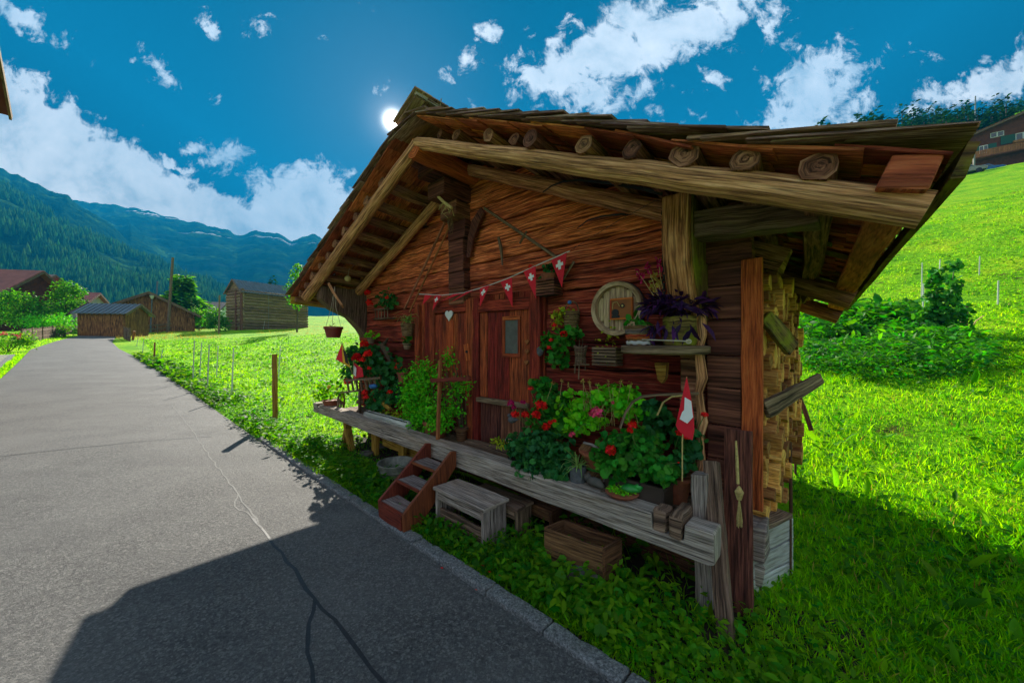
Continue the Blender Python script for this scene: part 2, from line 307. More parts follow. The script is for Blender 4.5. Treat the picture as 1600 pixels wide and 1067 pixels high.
# ---------------------------------------------------------------- mesh builder
ORG = {}
def rv(k): return Vector((random.uniform(-k, k), random.uniform(-k, k), random.uniform(-k, k)))
class B:
    def __init__(s): s.v = []; s.f = []; s.uv = []; s.r = []
    def _add(s, vs, fs, uvs, r=None):
        o = len(s.v); r = random.random() if r is None else r
        s.v += [tuple(q) for q in vs]; s.r += [r]*len(vs)
        for f, u in zip(fs, uvs): s.f.append(tuple(o+i for i in f)); s.uv.append(u)
        return s
    def board(s, p0, p1, up, w, h, n=1, jit=0.0, w1=None, h1=None, r=None):
        """box from p0 to p1, w wide and h high (h along up); n rings, each shifted a little"""
        p0, p1 = Vector(p0), Vector(p1); ax = (p1-p0); L = ax.length; ax.normalize()
        side = ax.cross(Vector(up)).normalized(); upv = side.cross(ax).normalized()
        w1 = w if w1 is None else w1; h1 = h if h1 is None else h1
        vs = []; uo, vo = random.uniform(0, 50), random.uniform(0, 50)
        for i in range(n+1):
            k = i/n; c = p0 + (p1-p0)*k; ww = (w+(w1-w)*k)/2; hh = (h+(h1-h)*k)/2
            for a, b_ in ((-1, -1), (1, -1), (1, 1), (-1, 1)):
                vs.append(c + side*(a*ww) + upv*(b_*hh) + rv(jit))
        per = [0, w, w+h, 2*w+h, 2*w+2*h]; fs = []; us = []
        for i in range(n):
            for j in range(4):
                a = i*4+j; b_ = i*4+(j+1) % 4; fs.append((a, b_, b_+4, a+4))
                u0, u1 = uo+L*i/n, uo+L*(i+1)/n
                us.append([(u0, vo+per[j]), (u0, vo+per[j+1]), (u1, vo+per[j+1]), (u1, vo+per[j])])
        m = n*4
        for f in ((3, 2, 1, 0), (m, m+1, m+2, m+3)):
            fs.append(f); us.append([(uo, vo), (uo+w*.3, vo), (uo+w*.3, vo+h*.4), (uo, vo+h*.4)])
        return s._add(vs, fs, us, r)
    def log(s, p0, p1, r0, r1=None, seg=9, n=6, jit=0.0, flat=0.0, r=None):
        p0, p1 = Vector(p0), Vector(p1); r1 = r0 if r1 is None else r1
        return s.tube([p0.lerp(p1, i/n) + (rv(jit*1.5) if 0 < i < n else Vector()) for i in range(n+1)], [r0+(r1-r0)*i/n for i in range(n+1)], seg, jit, r, flat)
    def tube(s, path, rad, seg=8, jit=0.0, r=None, flat=0.0, cap=True):
        path = [Vector(q) for q in path]; n = len(path)-1
        if not isinstance(rad, (list, tuple)): rad = [rad]*(n+1)
        vs = []; uo, vo = random.uniform(0, 50), random.uniform(0, 50); L = [0]
        ax = (path[1]-path[0]).normalized()
        side = ax.cross(Z3); side = side.normalized() if side.length > 1e-3 else ax.cross(Vector((1, 0, 0))).normalized()
        lump = [random.uniform(-jit, jit) for _ in range(seg)]
        for i, q in enumerate(path):
            if i: L.append(L[-1]+(q-path[i-1]).length)
            ax = (path[min(i+1, n)]-path[max(i-1, 0)]).normalized()
            side = (side - ax*side.dot(ax)).normalized(); up = side.cross(ax)
            for j in range(seg):
                a = 2*math.pi*j/seg; rr = rad[i] + lump[j] + random.uniform(-jit, jit)*.5
                vs.append(q + side*math.cos(a)*rr + up*math.sin(a)*rr*(1-flat))
        fs = []; us = []; per = 2*math.pi*rad[0]/seg
        for i in range(n):
            for j in range(seg):
                a = i*seg+j; b_ = i*seg+(j+1) % seg; fs.append((a, b_, b_+seg, a+seg))
                us.append([(uo+L[i], vo+per*j), (uo+L[i], vo+per*(j+1)), (uo+L[i+1], vo+per*(j+1)), (uo+L[i+1], vo+per*j)])
        if cap:
            o_ = len(vs); vs += [path[0]-(path[1]-path[0]).normalized()*jit*.5, path[-1]+(path[-1]-path[-2]).normalized()*jit*.5]
            for e, base in ((0, 0), (1, n*seg)):
                for j in range(seg):
                    tri = (o_+e, base+j, base+(j+1) % seg); fs.append(tri if e else tri[::-1]); r_ = rad[0 if e == 0 else -1]
                    uv_ = [(uo+j*.05, vo), (uo+j*.05, vo+r_*.9), (uo+j*.05+.05, vo+r_*.9)]; us.append(uv_ if e else uv_[::-1])
        return s._add(vs, fs, us, r)
    def lathe(s, c, prof, seg=20, ax=Z3, xs=1.0, r=None, jit=0.0, cap=True):
        c = Vector(c); ax = Vector(ax).normalized(); a1 = ax.cross(Vector((0.3, 1, 0.1))).normalized(); a2 = ax.cross(a1)
        vs = []; uo = random.uniform(0, 50)
        for (rr, z) in prof:
            for j in range(seg):
                a = 2*math.pi*j/seg; vs.append(c + ax*z + a1*math.cos(a)*rr*xs + a2*math.sin(a)*rr + rv(jit))
        fs = []; us = []
        for i in range(len(prof)-1):
            for j in range(seg):
                a = i*seg+j; b_ = i*seg+(j+1) % seg; fs.append((a, b_, b_+seg, a+seg))
                q = prof[0][0]*2*math.pi/seg
                us.append([(uo+q*j, prof[i][1]), (uo+q*(j+1), prof[i][1]), (uo+q*(j+1), prof[i+1][1]), (uo+q*j, prof[i+1][1])])
        for f in ((tuple(range(seg))[::-1], tuple(range((len(prof)-1)*seg, len(prof)*seg))) if cap else ()):
            fs.append(f); us.append([(uo+.05*math.cos(k), .05*math.sin(k)) for k in range(seg)])
        return s._add(vs, fs, us, r)
    def prism(s, pts, th, nrm, r=None):
        """flat outline (list of world points) given a thickness th along nrm (centred)"""
        pts = [Vector(q) for q in pts]; nr = Vector(nrm).normalized()*(th/2); k = len(pts)
        vs = [q-nr for q in pts]+[q+nr for q in pts]
        e = (pts[1]-pts[0]).normalized(); e2 = Vector(nrm).normalized().cross(e); uo, vo = random.uniform(0, 50), random.uniform(0, 50)
        fl = [(uo+(q-pts[0]).dot(e), vo+(q-pts[0]).dot(e2)) for q in pts]
        fs = [tuple(range(k))[::-1], tuple(range(k, 2*k))]; us = [fl[::-1], fl]
        uu = uo
        for i in range(k):
            j = (i+1) % k; fs.append((i, j, j+k, i+k)); L = (pts[j]-pts[i]).length
            us.append([(uu, vo), (uu+L, vo), (uu+L, vo+th), (uu, vo+th)]); uu += L
        return s._add(vs, fs, us, r)
    def ball(s, c, rx, ry=None, rz=None, seg=10, rings=7, jit=0.0, r=None):
        ry = rx if ry is None else ry; rz = rx if rz is None else rz; c = Vector(c)
        vs = []; fs = []; us = []
        for i in range(rings+1):
            a = math.pi*i/rings
            for j in range(seg):
                b_ = 2*math.pi*j/seg
                vs.append(c+Vector((rx*math.sin(a)*math.cos(b_), ry*math.sin(a)*math.sin(b_), rz*math.cos(a)))*(1+random.uniform(-jit, jit)))
        for i in range(rings):
            for j in range(seg):
                k = (j+1) % seg; fs.append((i*seg+j, (i+1)*seg+j, (i+1)*seg+k, i*seg+k))
                us.append([(j*.05, i*.05), (j*.05, i*.05+.05), (j*.05+.05, i*.05+.05), (j*.05+.05, i*.05)])
        return s._add(vs, fs, us, r)
    def build(s, name, mat, parent=None, smooth=False, bevel=0, org=None):
        me = bpy.data.meshes.new(name)
        o_ = ORG[parent.name] if parent is not None else (Vector(org) if org is not None else Vector((0, 0, 0)))
        me.from_pydata([(q[0]-o_.x, q[1]-o_.y, q[2]-o_.z) for q in s.v], [], s.f)
        uvl = me.uv_layers.new(name='UVMap'); flat = []
        for u in s.uv:
            for q in u: flat += [q[0], q[1]]
        uvl.data.foreach_set('uv', flat)
        at = me.attributes.new('rnd', 'FLOAT', 'POINT'); at.data.foreach_set('value', s.r)
        if smooth: me.polygons.foreach_set('use_smooth', [True]*len(me.polygons))
        me.materials.append(M[mat] if isinstance(mat, str) else mat); me.update()
        o = bpy.data.objects.new(name, me); COL.objects.link(o)
        if parent is not None: o.parent = parent
        else: o.location = o_
        ORG[o.name] = o_
        if bevel:
            md = o.modifiers.new('bevel', 'BEVEL'); md.width = bevel; md.segments = 2; md.limit_method = 'ANGLE'
        return o

def thing(name, label, cat, loc, group=None):
    o = bpy.data.objects.new(name, None); COL.objects.link(o); o.location = loc; o.empty_display_size = 0.1
    ORG[o.name] = Vector(loc); o['label'] = label; o['category'] = cat
    if group: o['group'] = group
    return o
def tag(o, label, cat, group=None):
    o['label'] = label; o['category'] = cat
    if group: o['group'] = group
    return o
def kind(o, k): o['kind'] = k; return o
def copy_tree(o, parent=None):
    c = o.copy(); COL.objects.link(c)
    if parent is not None: c.parent = parent
    for ch in list(o.children): copy_tree(ch, c)
    return c

# ---------------------------------------------------------------- many small faces at once (numpy)
def tmpl(kind_):
    if kind_ == 'blade':
        v = [(-.5, 0, 0), (.5, 0, 0), (-.38, .16, .5), (.38, .16, .5), (0, .5, .93)]; f = [(0, 1, 3), (0, 3, 2), (2, 3, 4)]
    elif kind_ == 'oval':        # along +y, folded on the midrib
        v = [(0, 0, 0), (-.28, .3, .06), (0, .33, 0), (.28, .3, .06), (-.26, .65, .03), (0, .68, -.03), (.26, .65, .03), (0, 1, -.14)]
        f = [(0, 2, 1), (0, 3, 2), (1, 2, 5), (1, 5, 4), (2, 3, 6), (2, 6, 5), (4, 5, 7), (5, 6, 7)]
    elif kind_ == 'round':       # scalloped geranium leaf, slightly dished
        k = 14; v = [(0, 0, -.10)]
        for i in range(k):
            a = 2*math.pi*(i+.5)/k + math.pi/2; rr = (.52 if i % 2 else .44); rr *= 0.45 if i in (6,) else 1
            v.append((rr*math.cos(a), rr*math.sin(a), .04+.05*math.sin(3*a)))
        f = [(0, 1+i, 1+(i+1) % k) for i in range(k)]
    elif kind_ == 'small':
        v = [(0, 0, 0), (-.26, .5, .05), (0, .5, -.03), (.26, .5, .05), (0, 1, 0)]; f = [(0, 2, 1), (0, 3, 2), (1, 2, 4), (2, 3, 4)]
    elif kind_ == 'petal':
        v = [(0, 0, 0), (-.38, .5, .08), (-.22, .95, .02), (.22, .95, .02), (.38, .5, .08)]; f = [(0, 4, 3), (0, 3, 2), (0, 2, 1)]
    elif kind_ == 'strap':
        v = [(-.5, 0, 0), (.5, 0, 0), (-.45, .4, .35), (.45, .4, .35), (-.3, .8, .4), (.3, .8, .4), (0, 1.1, .15)]
        f = [(0, 1, 3), (0, 3, 2), (2, 3, 5), (2, 5, 4), (4, 5, 6)]
    elif kind_ == 'cone':
        v = [(0, 0, 1)]; k = 5; f = []
        for i in range(k):
            a = 2*math.pi*i/k; v.append((.5*math.cos(a), .5*math.sin(a), 0))
        f = [(0, 1+i, 1+(i+1) % k) for i in range(k)]
    return np.array(v, float), np.array(f, int)
def frames(nrm, fwd):
    """rotation matrices (N,3,3) whose columns are x, y(along fwd), z(along nrm)"""
    z = nrm/np.linalg.norm(nrm, axis=1, keepdims=True)
    y = fwd - z*np.sum(fwd*z, 1, keepdims=True); y /= np.linalg.norm(y, axis=1, keepdims=True)+1e-9
    x = np.cross(y, z); return np.stack([x, y, z], 2)
def scatter(name, kind_, pos, rot, scl, mat, parent=None, rnd=None, org=None):
    tv, tf = tmpl(kind_); N = len(pos); K = len(tv)
    if np.ndim(scl) == 1: scl = np.repeat(scl[:, None], 3, 1)
    loc = tv[None]*scl[:, None, :]
    vs = np.einsum('nij,nkj->nki', rot, loc) + pos[:, None, :]
    o_ = ORG[parent.name] if parent is not None else (Vector(org) if org is not None else Vector((0, 0, 0)))
    vs = vs.reshape(-1, 3) - np.array(o_)[None]
    fs = (tf[None] + (np.arange(N)*K)[:, None, None]).reshape(-1, 3)
    me = bpy.data.meshes.new(name); me.vertices.add(len(vs)); me.vertices.foreach_set('co', vs.astype(np.float32).ravel())
    me.loops.add(fs.size); me.loops.foreach_set('vertex_index', fs.astype(np.int32).ravel())
    me.polygons.add(len(fs)); me.polygons.foreach_set('loop_start', np.arange(0, fs.size, 3, dtype=np.int32))
    me.update(calc_edges=True)
    rnd = rng.random(N) if rnd is None else rnd
    at = me.attributes.new('rnd', 'FLOAT', 'POINT'); at.data.foreach_set('value', np.repeat(rnd, K).astype(np.float32))
    me.materials.append(M[mat] if isinstance(mat, str) else mat)
    o = bpy.data.objects.new(name, me); COL.objects.link(o)
    if parent is not None: o.parent = parent
    else: o.location = o_
    ORG[o.name] = o_; return o
def unit(N):
    q = rng.normal(size=(N, 3)); return q/np.linalg.norm(q, axis=1, keepdims=True)
# ---------------------------------------------------------------- ground, road, kerb, mountains
def pip(x, y, poly):
    c = False; j = len(poly)-1
    for i in range(len(poly)):
        xi, yi = poly[i]; xj, yj = poly[j]
        if (yi > y) != (yj > y) and x < (xj-xi)*(y-yi)/(yj-yi)+xi: c = not c
        j = i
    return c
def seg_pts(lst, n):
    """even resampling of a polyline given in s,t"""
    L = [0]
    for a, b in zip(lst, lst[1:]): L.append(L[-1]+math.hypot(b[0]-a[0], b[1]-a[1]))
    out = []
    for i in range(n+1):
        q = L[-1]*(i/n)**1.6; k = max(j for j in range(len(L)) if L[j] <= q+1e-9); k = min(k, len(lst)-2)
        f = (q-L[k])/(L[k+1]-L[k]); out.append((lst[k][0]+(lst[k+1][0]-lst[k][0])*f, lst[k][1]+(lst[k+1][1]-lst[k][1])*f))
    return out
RE = [(-7, -.60), (6, -.60), (14, -.62), (20, -.78), (28, -1.3), (36, -2.0), (44, -2.35), (54, -2.1), (64, -1.5), (71, 0.2)]
LE = [(-7, -4.6), (10, -4.65), (21, -4.85), (28, -5.2), (36, -5.65), (46, -5.3), (58, -4.4), (66, -3.0), (72, -.9), (76, 1.0)]
RE2, LE2 = seg_pts(RE, 90), seg_pts(LE, 90)
RPOLY = [tuple(W(s, t, 0)[:2]) for s, t in RE2] + [tuple(W(s, t, 0)[:2]) for s, t in LE2[::-1]]
RBOX = (min(q[0] for q in RPOLY), max(q[0] for q in RPOLY), min(q[1] for q in RPOLY), max(q[1] for q in RPOLY))
def on_road(x, y):
    return RBOX[0] < x < RBOX[1] and RBOX[2] < y < RBOX[3] and pip(x, y, RPOLY)
def axis(c, lo, hi, st0, gr):
    a = [c]; h = st0
    while a[-1] < hi: a.append(a[-1]+h); h *= gr
    b = [c]; h = st0
    while b[-1] > lo: b.append(b[-1]-h); h *= gr
    return sorted(set(a+b))
SA = axis(2, -1200, 1200, .28, 1.032); TA = axis(1.0, -1200, 1200, .22, 1.036)
gv = []
for t in TA:
    for s in SA:
        q = W(s, t, 0); z = ground(q.x, q.y)
        if on_road(q.x, q.y): z = ground(q.x, q.y, False) - 0.05
        gv.append((q.x, q.y, z))
ns = len(SA)
gf = [(j*ns+i, j*ns+i+1, (j+1)*ns+i+1, (j+1)*ns+i) for j in range(len(TA)-1) for i in range(ns-1)]
me = bpy.data.meshes.new('ground'); me.from_pydata(gv, [], gf); me.polygons.foreach_set('use_smooth', [True]*len(gf))
m, n = newmat('meadow_ground')
oc = n.add('ShaderNodeTexCoord').outputs['Object']
a1 = n.noise(oc, 0.55, 6, 0.6).outputs[0]; a2 = n.noise(oc, 9.0, 8, 0.7).outputs[0]; a3 = n.noise(oc, 2.2, 5, 0.6).outputs[0]
gc = n.ramp(a1, [(0.34, (0.12, 0.38, 0.002)), (0.5, (0.25, 0.54, 0.003)), (0.66, (0.42, 0.60, 0.006))])
gc = n.mix(n.ramp(a2, [(0.38, 0.7), (0.52, 0.0)]), gc, (0.05, 0.22, 0.002))
gc = n.mix(n.ramp(a3, [(0.62, 0), (0.72, 0.55)]), gc, (0.30, 0.30, 0.02))
so_ = n.noise(n.mapping(oc, (4, 2, 0), sc=(1, 1.6, 1)), 1.1, 6, 0.65).outputs[0]
gc = n.mix(n.ramp(so_, [(0.60, 0), (0.68, .8)]), gc, (0.085, 0.04, 0.018))
gb = n.math('ADD', a2, n.math('MULTIPLY', a3, 2.0))
finish(n, gc, 0.9, gb, 0.9, 0.10, 0.1)
me.materials.append(m); go = bpy.data.objects.new('ground', me); COL.objects.link(go); kind(go, 'structure')

# road
m, n = newmat('asphalt'); oc = n.add('ShaderNodeTexCoord').outputs['Object']
f1 = n.noise(oc, 130, 4, 0.8).outputs[0]; f2 = n.noise(oc, 1.1, 6, 0.6).outputs[0]; f3 = n.noise(oc, 42, 5, 0.75).outputs[0]
vo = n.add('ShaderNodeTexVoronoi', {'Vector': oc, 'Scale': 95.0})
chip = n.ramp(n.add('ShaderNodeSeparateColor', {0: vo.outputs['Color']}).outputs[0], [(0.80, 0), (0.9, 1)])
ac = n.ramp(f3, [(0.36, (0.03, 0.03, 0.032)), (0.5, (0.098, 0.096, 0.093)), (0.64, (0.165, 0.16, 0.152))])
ac = n.mix(n.math('MULTIPLY', n.ramp(f1, [(0.42, 1), (0.52, 0)]), 0.75), ac, (0.02, 0.02, 0.022))
ac = n.mix(n.math('MULTIPLY', chip, 0.5), ac, (0.27, 0.26, 0.24))
ac = n.mix(n.ramp(f2, [(0.36, 0.0), (0.66, 0.38)]), ac, (0.19, 0.185, 0.175))
f4 = n.noise(n.mapping(oc, (3, 1, 0), sc=(.5, 1.3, 1), rot=(0, 0, -.8)), 0.8, 7, 0.7).outputs[0]
ac = n.mix(n.ramp(f4, [(0.50, 0.0), (0.72, 0.55)]), ac, (0.05, 0.05, 0.052))
finish(n, ac, 0.78, n.math('ADD', f3, n.math('MULTIPLY', f1, .8)), 0.9, 0.012, 0.45); M['asphalt'] = m
b = B(); NC = 8; rows = []
for (sa, ta), (sb, tb) in zip(RE2, LE2):
    row = []
    for j in range(NC+1):
        k = j/NC; q = W(sa+(sb-sa)*k, ta+(tb-ta)*k, 0); row.append(Vector((q.x, q.y, ground(q.x, q.y, False)+0.004+0.03*math.sin(math.pi*k))))
    rows.append(row)
vs = [q for r_ in rows for q in r_]; fs = []; us = []
for i in range(len(rows)-1):
    for j in range(NC):
        a = i*(NC+1)+j; fs.append((a, a+NC+1, a+NC+2, a+1)); us.append([(0, 0)]*4)
b._add(vs, fs, us); kind(b.build('road', 'asphalt', smooth=True), 'structure')
def road_z(x, y):
    s, t = st((x, y)); k = min(1, max(0, (-.58-t)/5.1)); return ground(x, y, False)+0.004+0.03*math.sin(math.pi*k)
def strip(name, pix, wd, mat):
    b = B(); pts = [ZP(x, y, 0.02) for x, y in pix]; dense = []
    for p_, q in zip(pts, pts[1:]):
        k = max(2, int((q-p_).length/.12)); dense += [p_.lerp(q, i/k) for i in range(k)]
    dense.append(pts[-1]); vs = []; fs = []; us = []
    for i, p_ in enumerate(dense):
        d_ = (dense[min(i+1, len(dense)-1)]-dense[max(i-1, 0)]).normalized(); sd = Vector((-d_.y, d_.x, 0))
        jj = sd*random.uniform(-.012, .012); ww = wd*random.uniform(.75, 1.2)
        for sg in (-1, 1):
            q = p_+jj+sd*sg*ww/2; vs.append(Vector((q.x, q.y, road_z(q.x, q.y)+0.005)))
    for i in range(len(dense)-1): fs.append((2*i, 2*i+1, 2*i+3, 2*i+2)); us.append([(0, 0)]*4)
    b._add(vs, fs, us); o = b.build(name, mat); kind(o, 'structure'); return o
M['tar'] = plain('tar_seal', (0.034, 0.034, 0.037), 0.5, nscale=40, amp=.4)
M['tarlt'] = plain('pale_joint', (0.20, 0.195, 0.185), 0.8, nscale=40, amp=.3)
strip('road_joint', [(395, 806), (430, 852), (470, 905), (505, 950), (560, 1015), (640, 1110)], .021, 'tar')
strip('road_joint', [(492, 935), (484, 975), (478, 1020), (490, 1075)], .020, 'tar')
strip('road_joint', [(268, 634), (300, 672), (330, 716), (362, 760), (385, 790), (410, 826)], .013, 'tarlt')
strip('road_joint', [(372, 772), (366, 784), (372, 798), (388, 800), (398, 812)], .010, 'tarlt')
strip('road_joint', [(330, 682), (230, 690), (120, 702), (0, 715)], .02, 'tar')

# kerb: a row of granite stones
m, n = newmat('granite_kerb'); oc = n.add('ShaderNodeTexCoord').outputs['Object']
f1 = n.noise(oc, 70, 6, 0.8).outputs[0]; f2 = n.noise(oc, 6, 5, 0.6).outputs[0]
c = n.ramp(f1, [(0.38, (0.05, 0.052, 0.055)), (0.52, (0.17, 0.172, 0.172)), (0.64, (0.36, 0.36, 0.35))])
c = n.mix(n.ramp(f2, [(0.5, 0), (0.7, .45)]), c, (0.10, 0.10, 0.085))
finish(n, c, 0.85, n.math('ADD', f1, f2), 0.7, 0.01, 0.3); M['granite'] = m
b = B(); s = -6.0
while s < 6.4:
    L = random.uniform(.34, .5); z = -0.028 + random.uniform(-.006, .006)
    b.board(W(s+.003, -.548, z), W(s+L-.004, -.548+random.uniform(-.006, .006), z+random.uniform(-.004, .004)), Z3, .10, .13, 5, .005); s += L
kerb = kind(b.build('kerb', 'granite', bevel=.012), 'structure')

# paved apron and its edging on the far side of the road
m, n = newmat('concrete_pavers'); oc = n.add('ShaderNodeTexCoord').outputs['Object']
br = n.add('ShaderNodeTexBrick', {'Vector': n.mapping(oc, rot=(0, 0, math.atan2(U[1], U[0]))), 'Color1': (.30, .29, .22, 1), 'Color2': (.24, .23, .18, 1), 'Mortar': (.10, .12, .04, 1), 'Scale': 1.0, 'Mortar Size': .018, 'Brick Width': .42, 'Row Height': .26})
finish(n, br.outputs[0], 0.9); M['paver'] = m
def sheet(name, stpts, dz, mat, nn=24):
    b = B(); (s0, t0), (s1, t1) = stpts; vs = []
    for i in range(nn+1):
        for j in range(7):
            q = W(s0+(s1-s0)*i/nn, t0+(t1-t0)*j/6, 0); vs.append(Vector((q.x, q.y, ground(q.x, q.y, False)+dz)))
    fs = [(i*7+j, i*7+j+1, i*7+j+8, i*7+j+7) for i in range(nn) for j in range(6)]
    b._add(vs, fs, [[(0, 0)]*4]*len(fs)); o = b.build(name, mat); kind(o, 'structure'); return o
def leftedge(s): return float(np.interp(s, [q_[0] for q_ in LE], [q_[1] for q_ in LE]))
b = B(); vs = []
for i in range(33):
    s_ = 5+26.5*i/32
    for j in range(8): q = W(s_, leftedge(s_)-.44-1.0*j, 0); vs.append(Vector((q.x, q.y, ground(q.x, q.y, False)+.06)))
fs = [(i*8+j, i*8+j+1, i*8+j+9, i*8+j+8) for i in range(32) for j in range(7)]; b._add(vs, fs, [[(0, 0)]*4]*len(fs)); kind(b.build('pavement', 'paver'), 'structure')
b = B(); s = 6.0
while s < 30.9:
    q = W(s, leftedge(s)-.36, 0); q2 = W(s+.97, leftedge(s+.97)-.36, 0)
    b.board((q.x, q.y, ground(q.x, q.y, False)+.03), (q2.x, q2.y, ground(q2.x, q2.y, False)+.03), Z3, .14, .16, 2, .003); s += 1.0
kind(b.build('pavement_edge', 'granite'), 'structure')

# mountains
def fbm(x, y, z=0, o=6): return mnoise.fractal((x, y, z), 1.0, 2.1, o)
def hillmat(name, snow=False, meadow=True):
    m, n = newmat(name); oc = n.add('ShaderNodeTexCoord').outputs['Object']
    a = n.noise(oc, 0.055, 6, 0.7).outputs[0]; b_ = n.noise(oc, 0.008, 7, 0.6).outputs[0]
    c = n.ramp(a, [(0.38, (0.004, 0.018, 0.012)), (0.52, (0.010, 0.042, 0.020)), (0.66, (0.022, 0.075, 0.024))])
    if meadow: c = n.mix(n.ramp(b_, [(0.55, 0), (0.62, 0.8)]), c, (0.045, 0.13, 0.03))
    if snow:
        w_ = n.noise(n.mapping(oc, sc=(1, 1, .35), rot=(0, .5, 0)), 0.014, 8, 0.62, .6).outputs[0]
        c = n.mix(n.ramp(w_, [(0.5, 0), (0.58, .5)]), c, (0.018, 0.04, 0.05))
        sn = n.noise(n.mapping(oc, rot=(0, math.radians(48), math.radians(20)), sc=(.10, .12, 1)), 0.03, 4, 0.5, .25).outputs[0]
        hz_ = n.add('ShaderNodeSeparateXYZ', {0: oc}).outputs[2]
        hm = n.add('ShaderNodeMapRange', {'Value': hz_, 'From Min': 260.0, 'From Max': 480.0}).outputs[0]
        c = n.mix(n.math('MULTIPLY', n.ramp(sn, [(0.60, 0), (0.635, .9)]), hm), c, (0.8, 0.82, 0.84))
    finish(n, c, 0.95, n.math('ADD', a, b_), 0.6, 5.0, 0.0); return m
def mountain(name, crest, D, base, amp, mat, ncol=260, nrow=60, seed=0.0, depth=0.62, zb=-8):
    xs = [c[0] for c in crest]; vs = []; x0, x1 = xs[0], xs[-1]
    for i in range(ncol+1):
        px = x0+(x1-x0)*i/ncol; py = np.interp(px, xs, [c[1] for c in crest])
        top = YP(px, py, D); dirn = Vector((top.x, top.y, 0)).normalized()
        run = depth*Vector((top.x, top.y, 0)).length
        for j in range(-6, nrow+1):
            k = j/nrow
            if k < 0: zz = top.z*(1+k*1.5); rr = -k*run*1.2
            else: zz = top.z + (zb-top.z)*(0.75*k+0.25*k*k); rr = -k*run
            q = Vector((top.x, top.y, 0)) + dirn*rr
            f = fbm(q.x/amp[1]+seed, q.y/amp[1], zz/amp[1]*.6)
            f2 = abs(fbm(q.x/amp[1]*2.7+seed, q.y/amp[1]*2.7, 3, 5))
            wgt = min(1, .22+abs(k)*5)*(1-max(0, k)**4)
            q += dirn*(f*amp[0]*2*wgt*(0 if j == 0 else 1)); zz += (f*amp[0]*wgt - f2*amp[0]*.55*wgt) + (fbm(px*.045+seed, 1.7)*amp[2] if abs(k) < .25 else 0)
            vs.append(Vector((q.x, q.y, zz)))
    nr = nrow+7; fs = [(i*nr+j, i*nr+j+1, (i+1)*nr+j+1, (i+1)*nr+j) for i in range(ncol) for j in range(nr-1)]
    b = B(); b._add(vs, fs, [[(0, 0)]*4]*len(fs)); o = b.build(name, mat, smooth=True); kind(o, 'structure'); return vs, nr
MS = 1.0
mA, nA = mountain('mountain', [(-320, 130), (-120, 235), (0, 288), (60, 322), (140, 362), (200, 393), (260, 417), (320, 441), (360, 466), (420, 505), (470, 532)], 620, 0, (16, 120, 5), hillmat('forest_slope'), 280, 70, 1.3)
mountain('mountain', [(-320, 120), (-120, 215), (0, 262), (50, 282), (107, 305), (118, 312), (140, 326), (165, 345), (200, 378), (260, 412), (330, 455), (420, 515)], 900, 0, (26, 150, 9), hillmat('cliff_slope', meadow=True), 260, 60, 7.7)
mountain('mountain', [(60, 300), (140, 330), (184, 352), (205, 350), (260, 380), (305, 420), (345, 452), (420, 500), (500, 540)], 1150, 0, (20, 180, 6), hillmat('middle_slope'), 200, 50, 12.1)
mountain('mountain', [(60, 305), (180, 320), (270, 338), (330, 350), (372, 366), (400, 360), (432, 364), (455, 374), (478, 373), (490, 366), (505, 377), (560, 386), (640, 400), (760, 420), (900, 450), (1100, 500)], 1500, 0, (34, 200, 12), hillmat('rocky_slope', True, True), 260, 60, 21.0)
# conifers standing on the near slope: a far-off wood, one mass
P = []; ncol = 280
for _ in range(60000):
    i = random.randrange(0, ncol); j = random.randrange(7, nA-6); q = mA[i*nA+j]
    if q.y < 150: continue
    if fbm(q.x/70, q.y/70, q.z/40, 4) < -0.10 + (0.35 if j < 14 else 0): continue
    P.append((q.x+random.uniform(-6, 6), q.y+random.uniform(-6, 6), q.z-3))
    if len(P) >= 20000: break
P = np.array(P); N = len(P); hh = rng.uniform(7, 17, N)
rot = np.repeat(np.eye(3)[None], N, 0)
wood_far = scatter('forest', 'cone', P, rot, np.stack([hh*.36, hh*.36, hh], 1), 'fir')
kind(wood_far, 'stuff'); wood_far['label'] = 'dark conifer wood covering the mountain slope far behind the village'; wood_far['category'] = 'forest'
# ---------------------------------------------------------------- the log cabin
CAB = thing('log_cabin', 'dark log cabin with shingled gable roof and flower filled porch beside the road', 'cabin', W(2.6, .6, 0))
TW = 0.6                                    # depth of the front wall face
SL, SR, SRG = 6.20, -0.85, 2.60             # left eave, right eave, ridge (along the front)
ZL, ZR, ZRG = 2.37, 2.30, 3.86
TB = 3.3                                    # back of the roof
def roofz(s):
    return ZRG - (SRG-s)*(ZRG-ZR)/(SRG-SR) if s < SRG else ZRG - (s-SRG)*(ZRG-ZL)/(SL-SRG)
def RF(s, t, dz=0.0):                       # roof frame: the roof narrows and sinks a little towards the back
    z = roofz(s) - .072*max(t, 0) + dz; ss = s + (.085*max(t, 0)*(SRG-s)/(SRG-SR) if s < SRG else -.04*max(t, 0)*(s-SRG)/(SL-SRG))
    return W(ss, t, z)

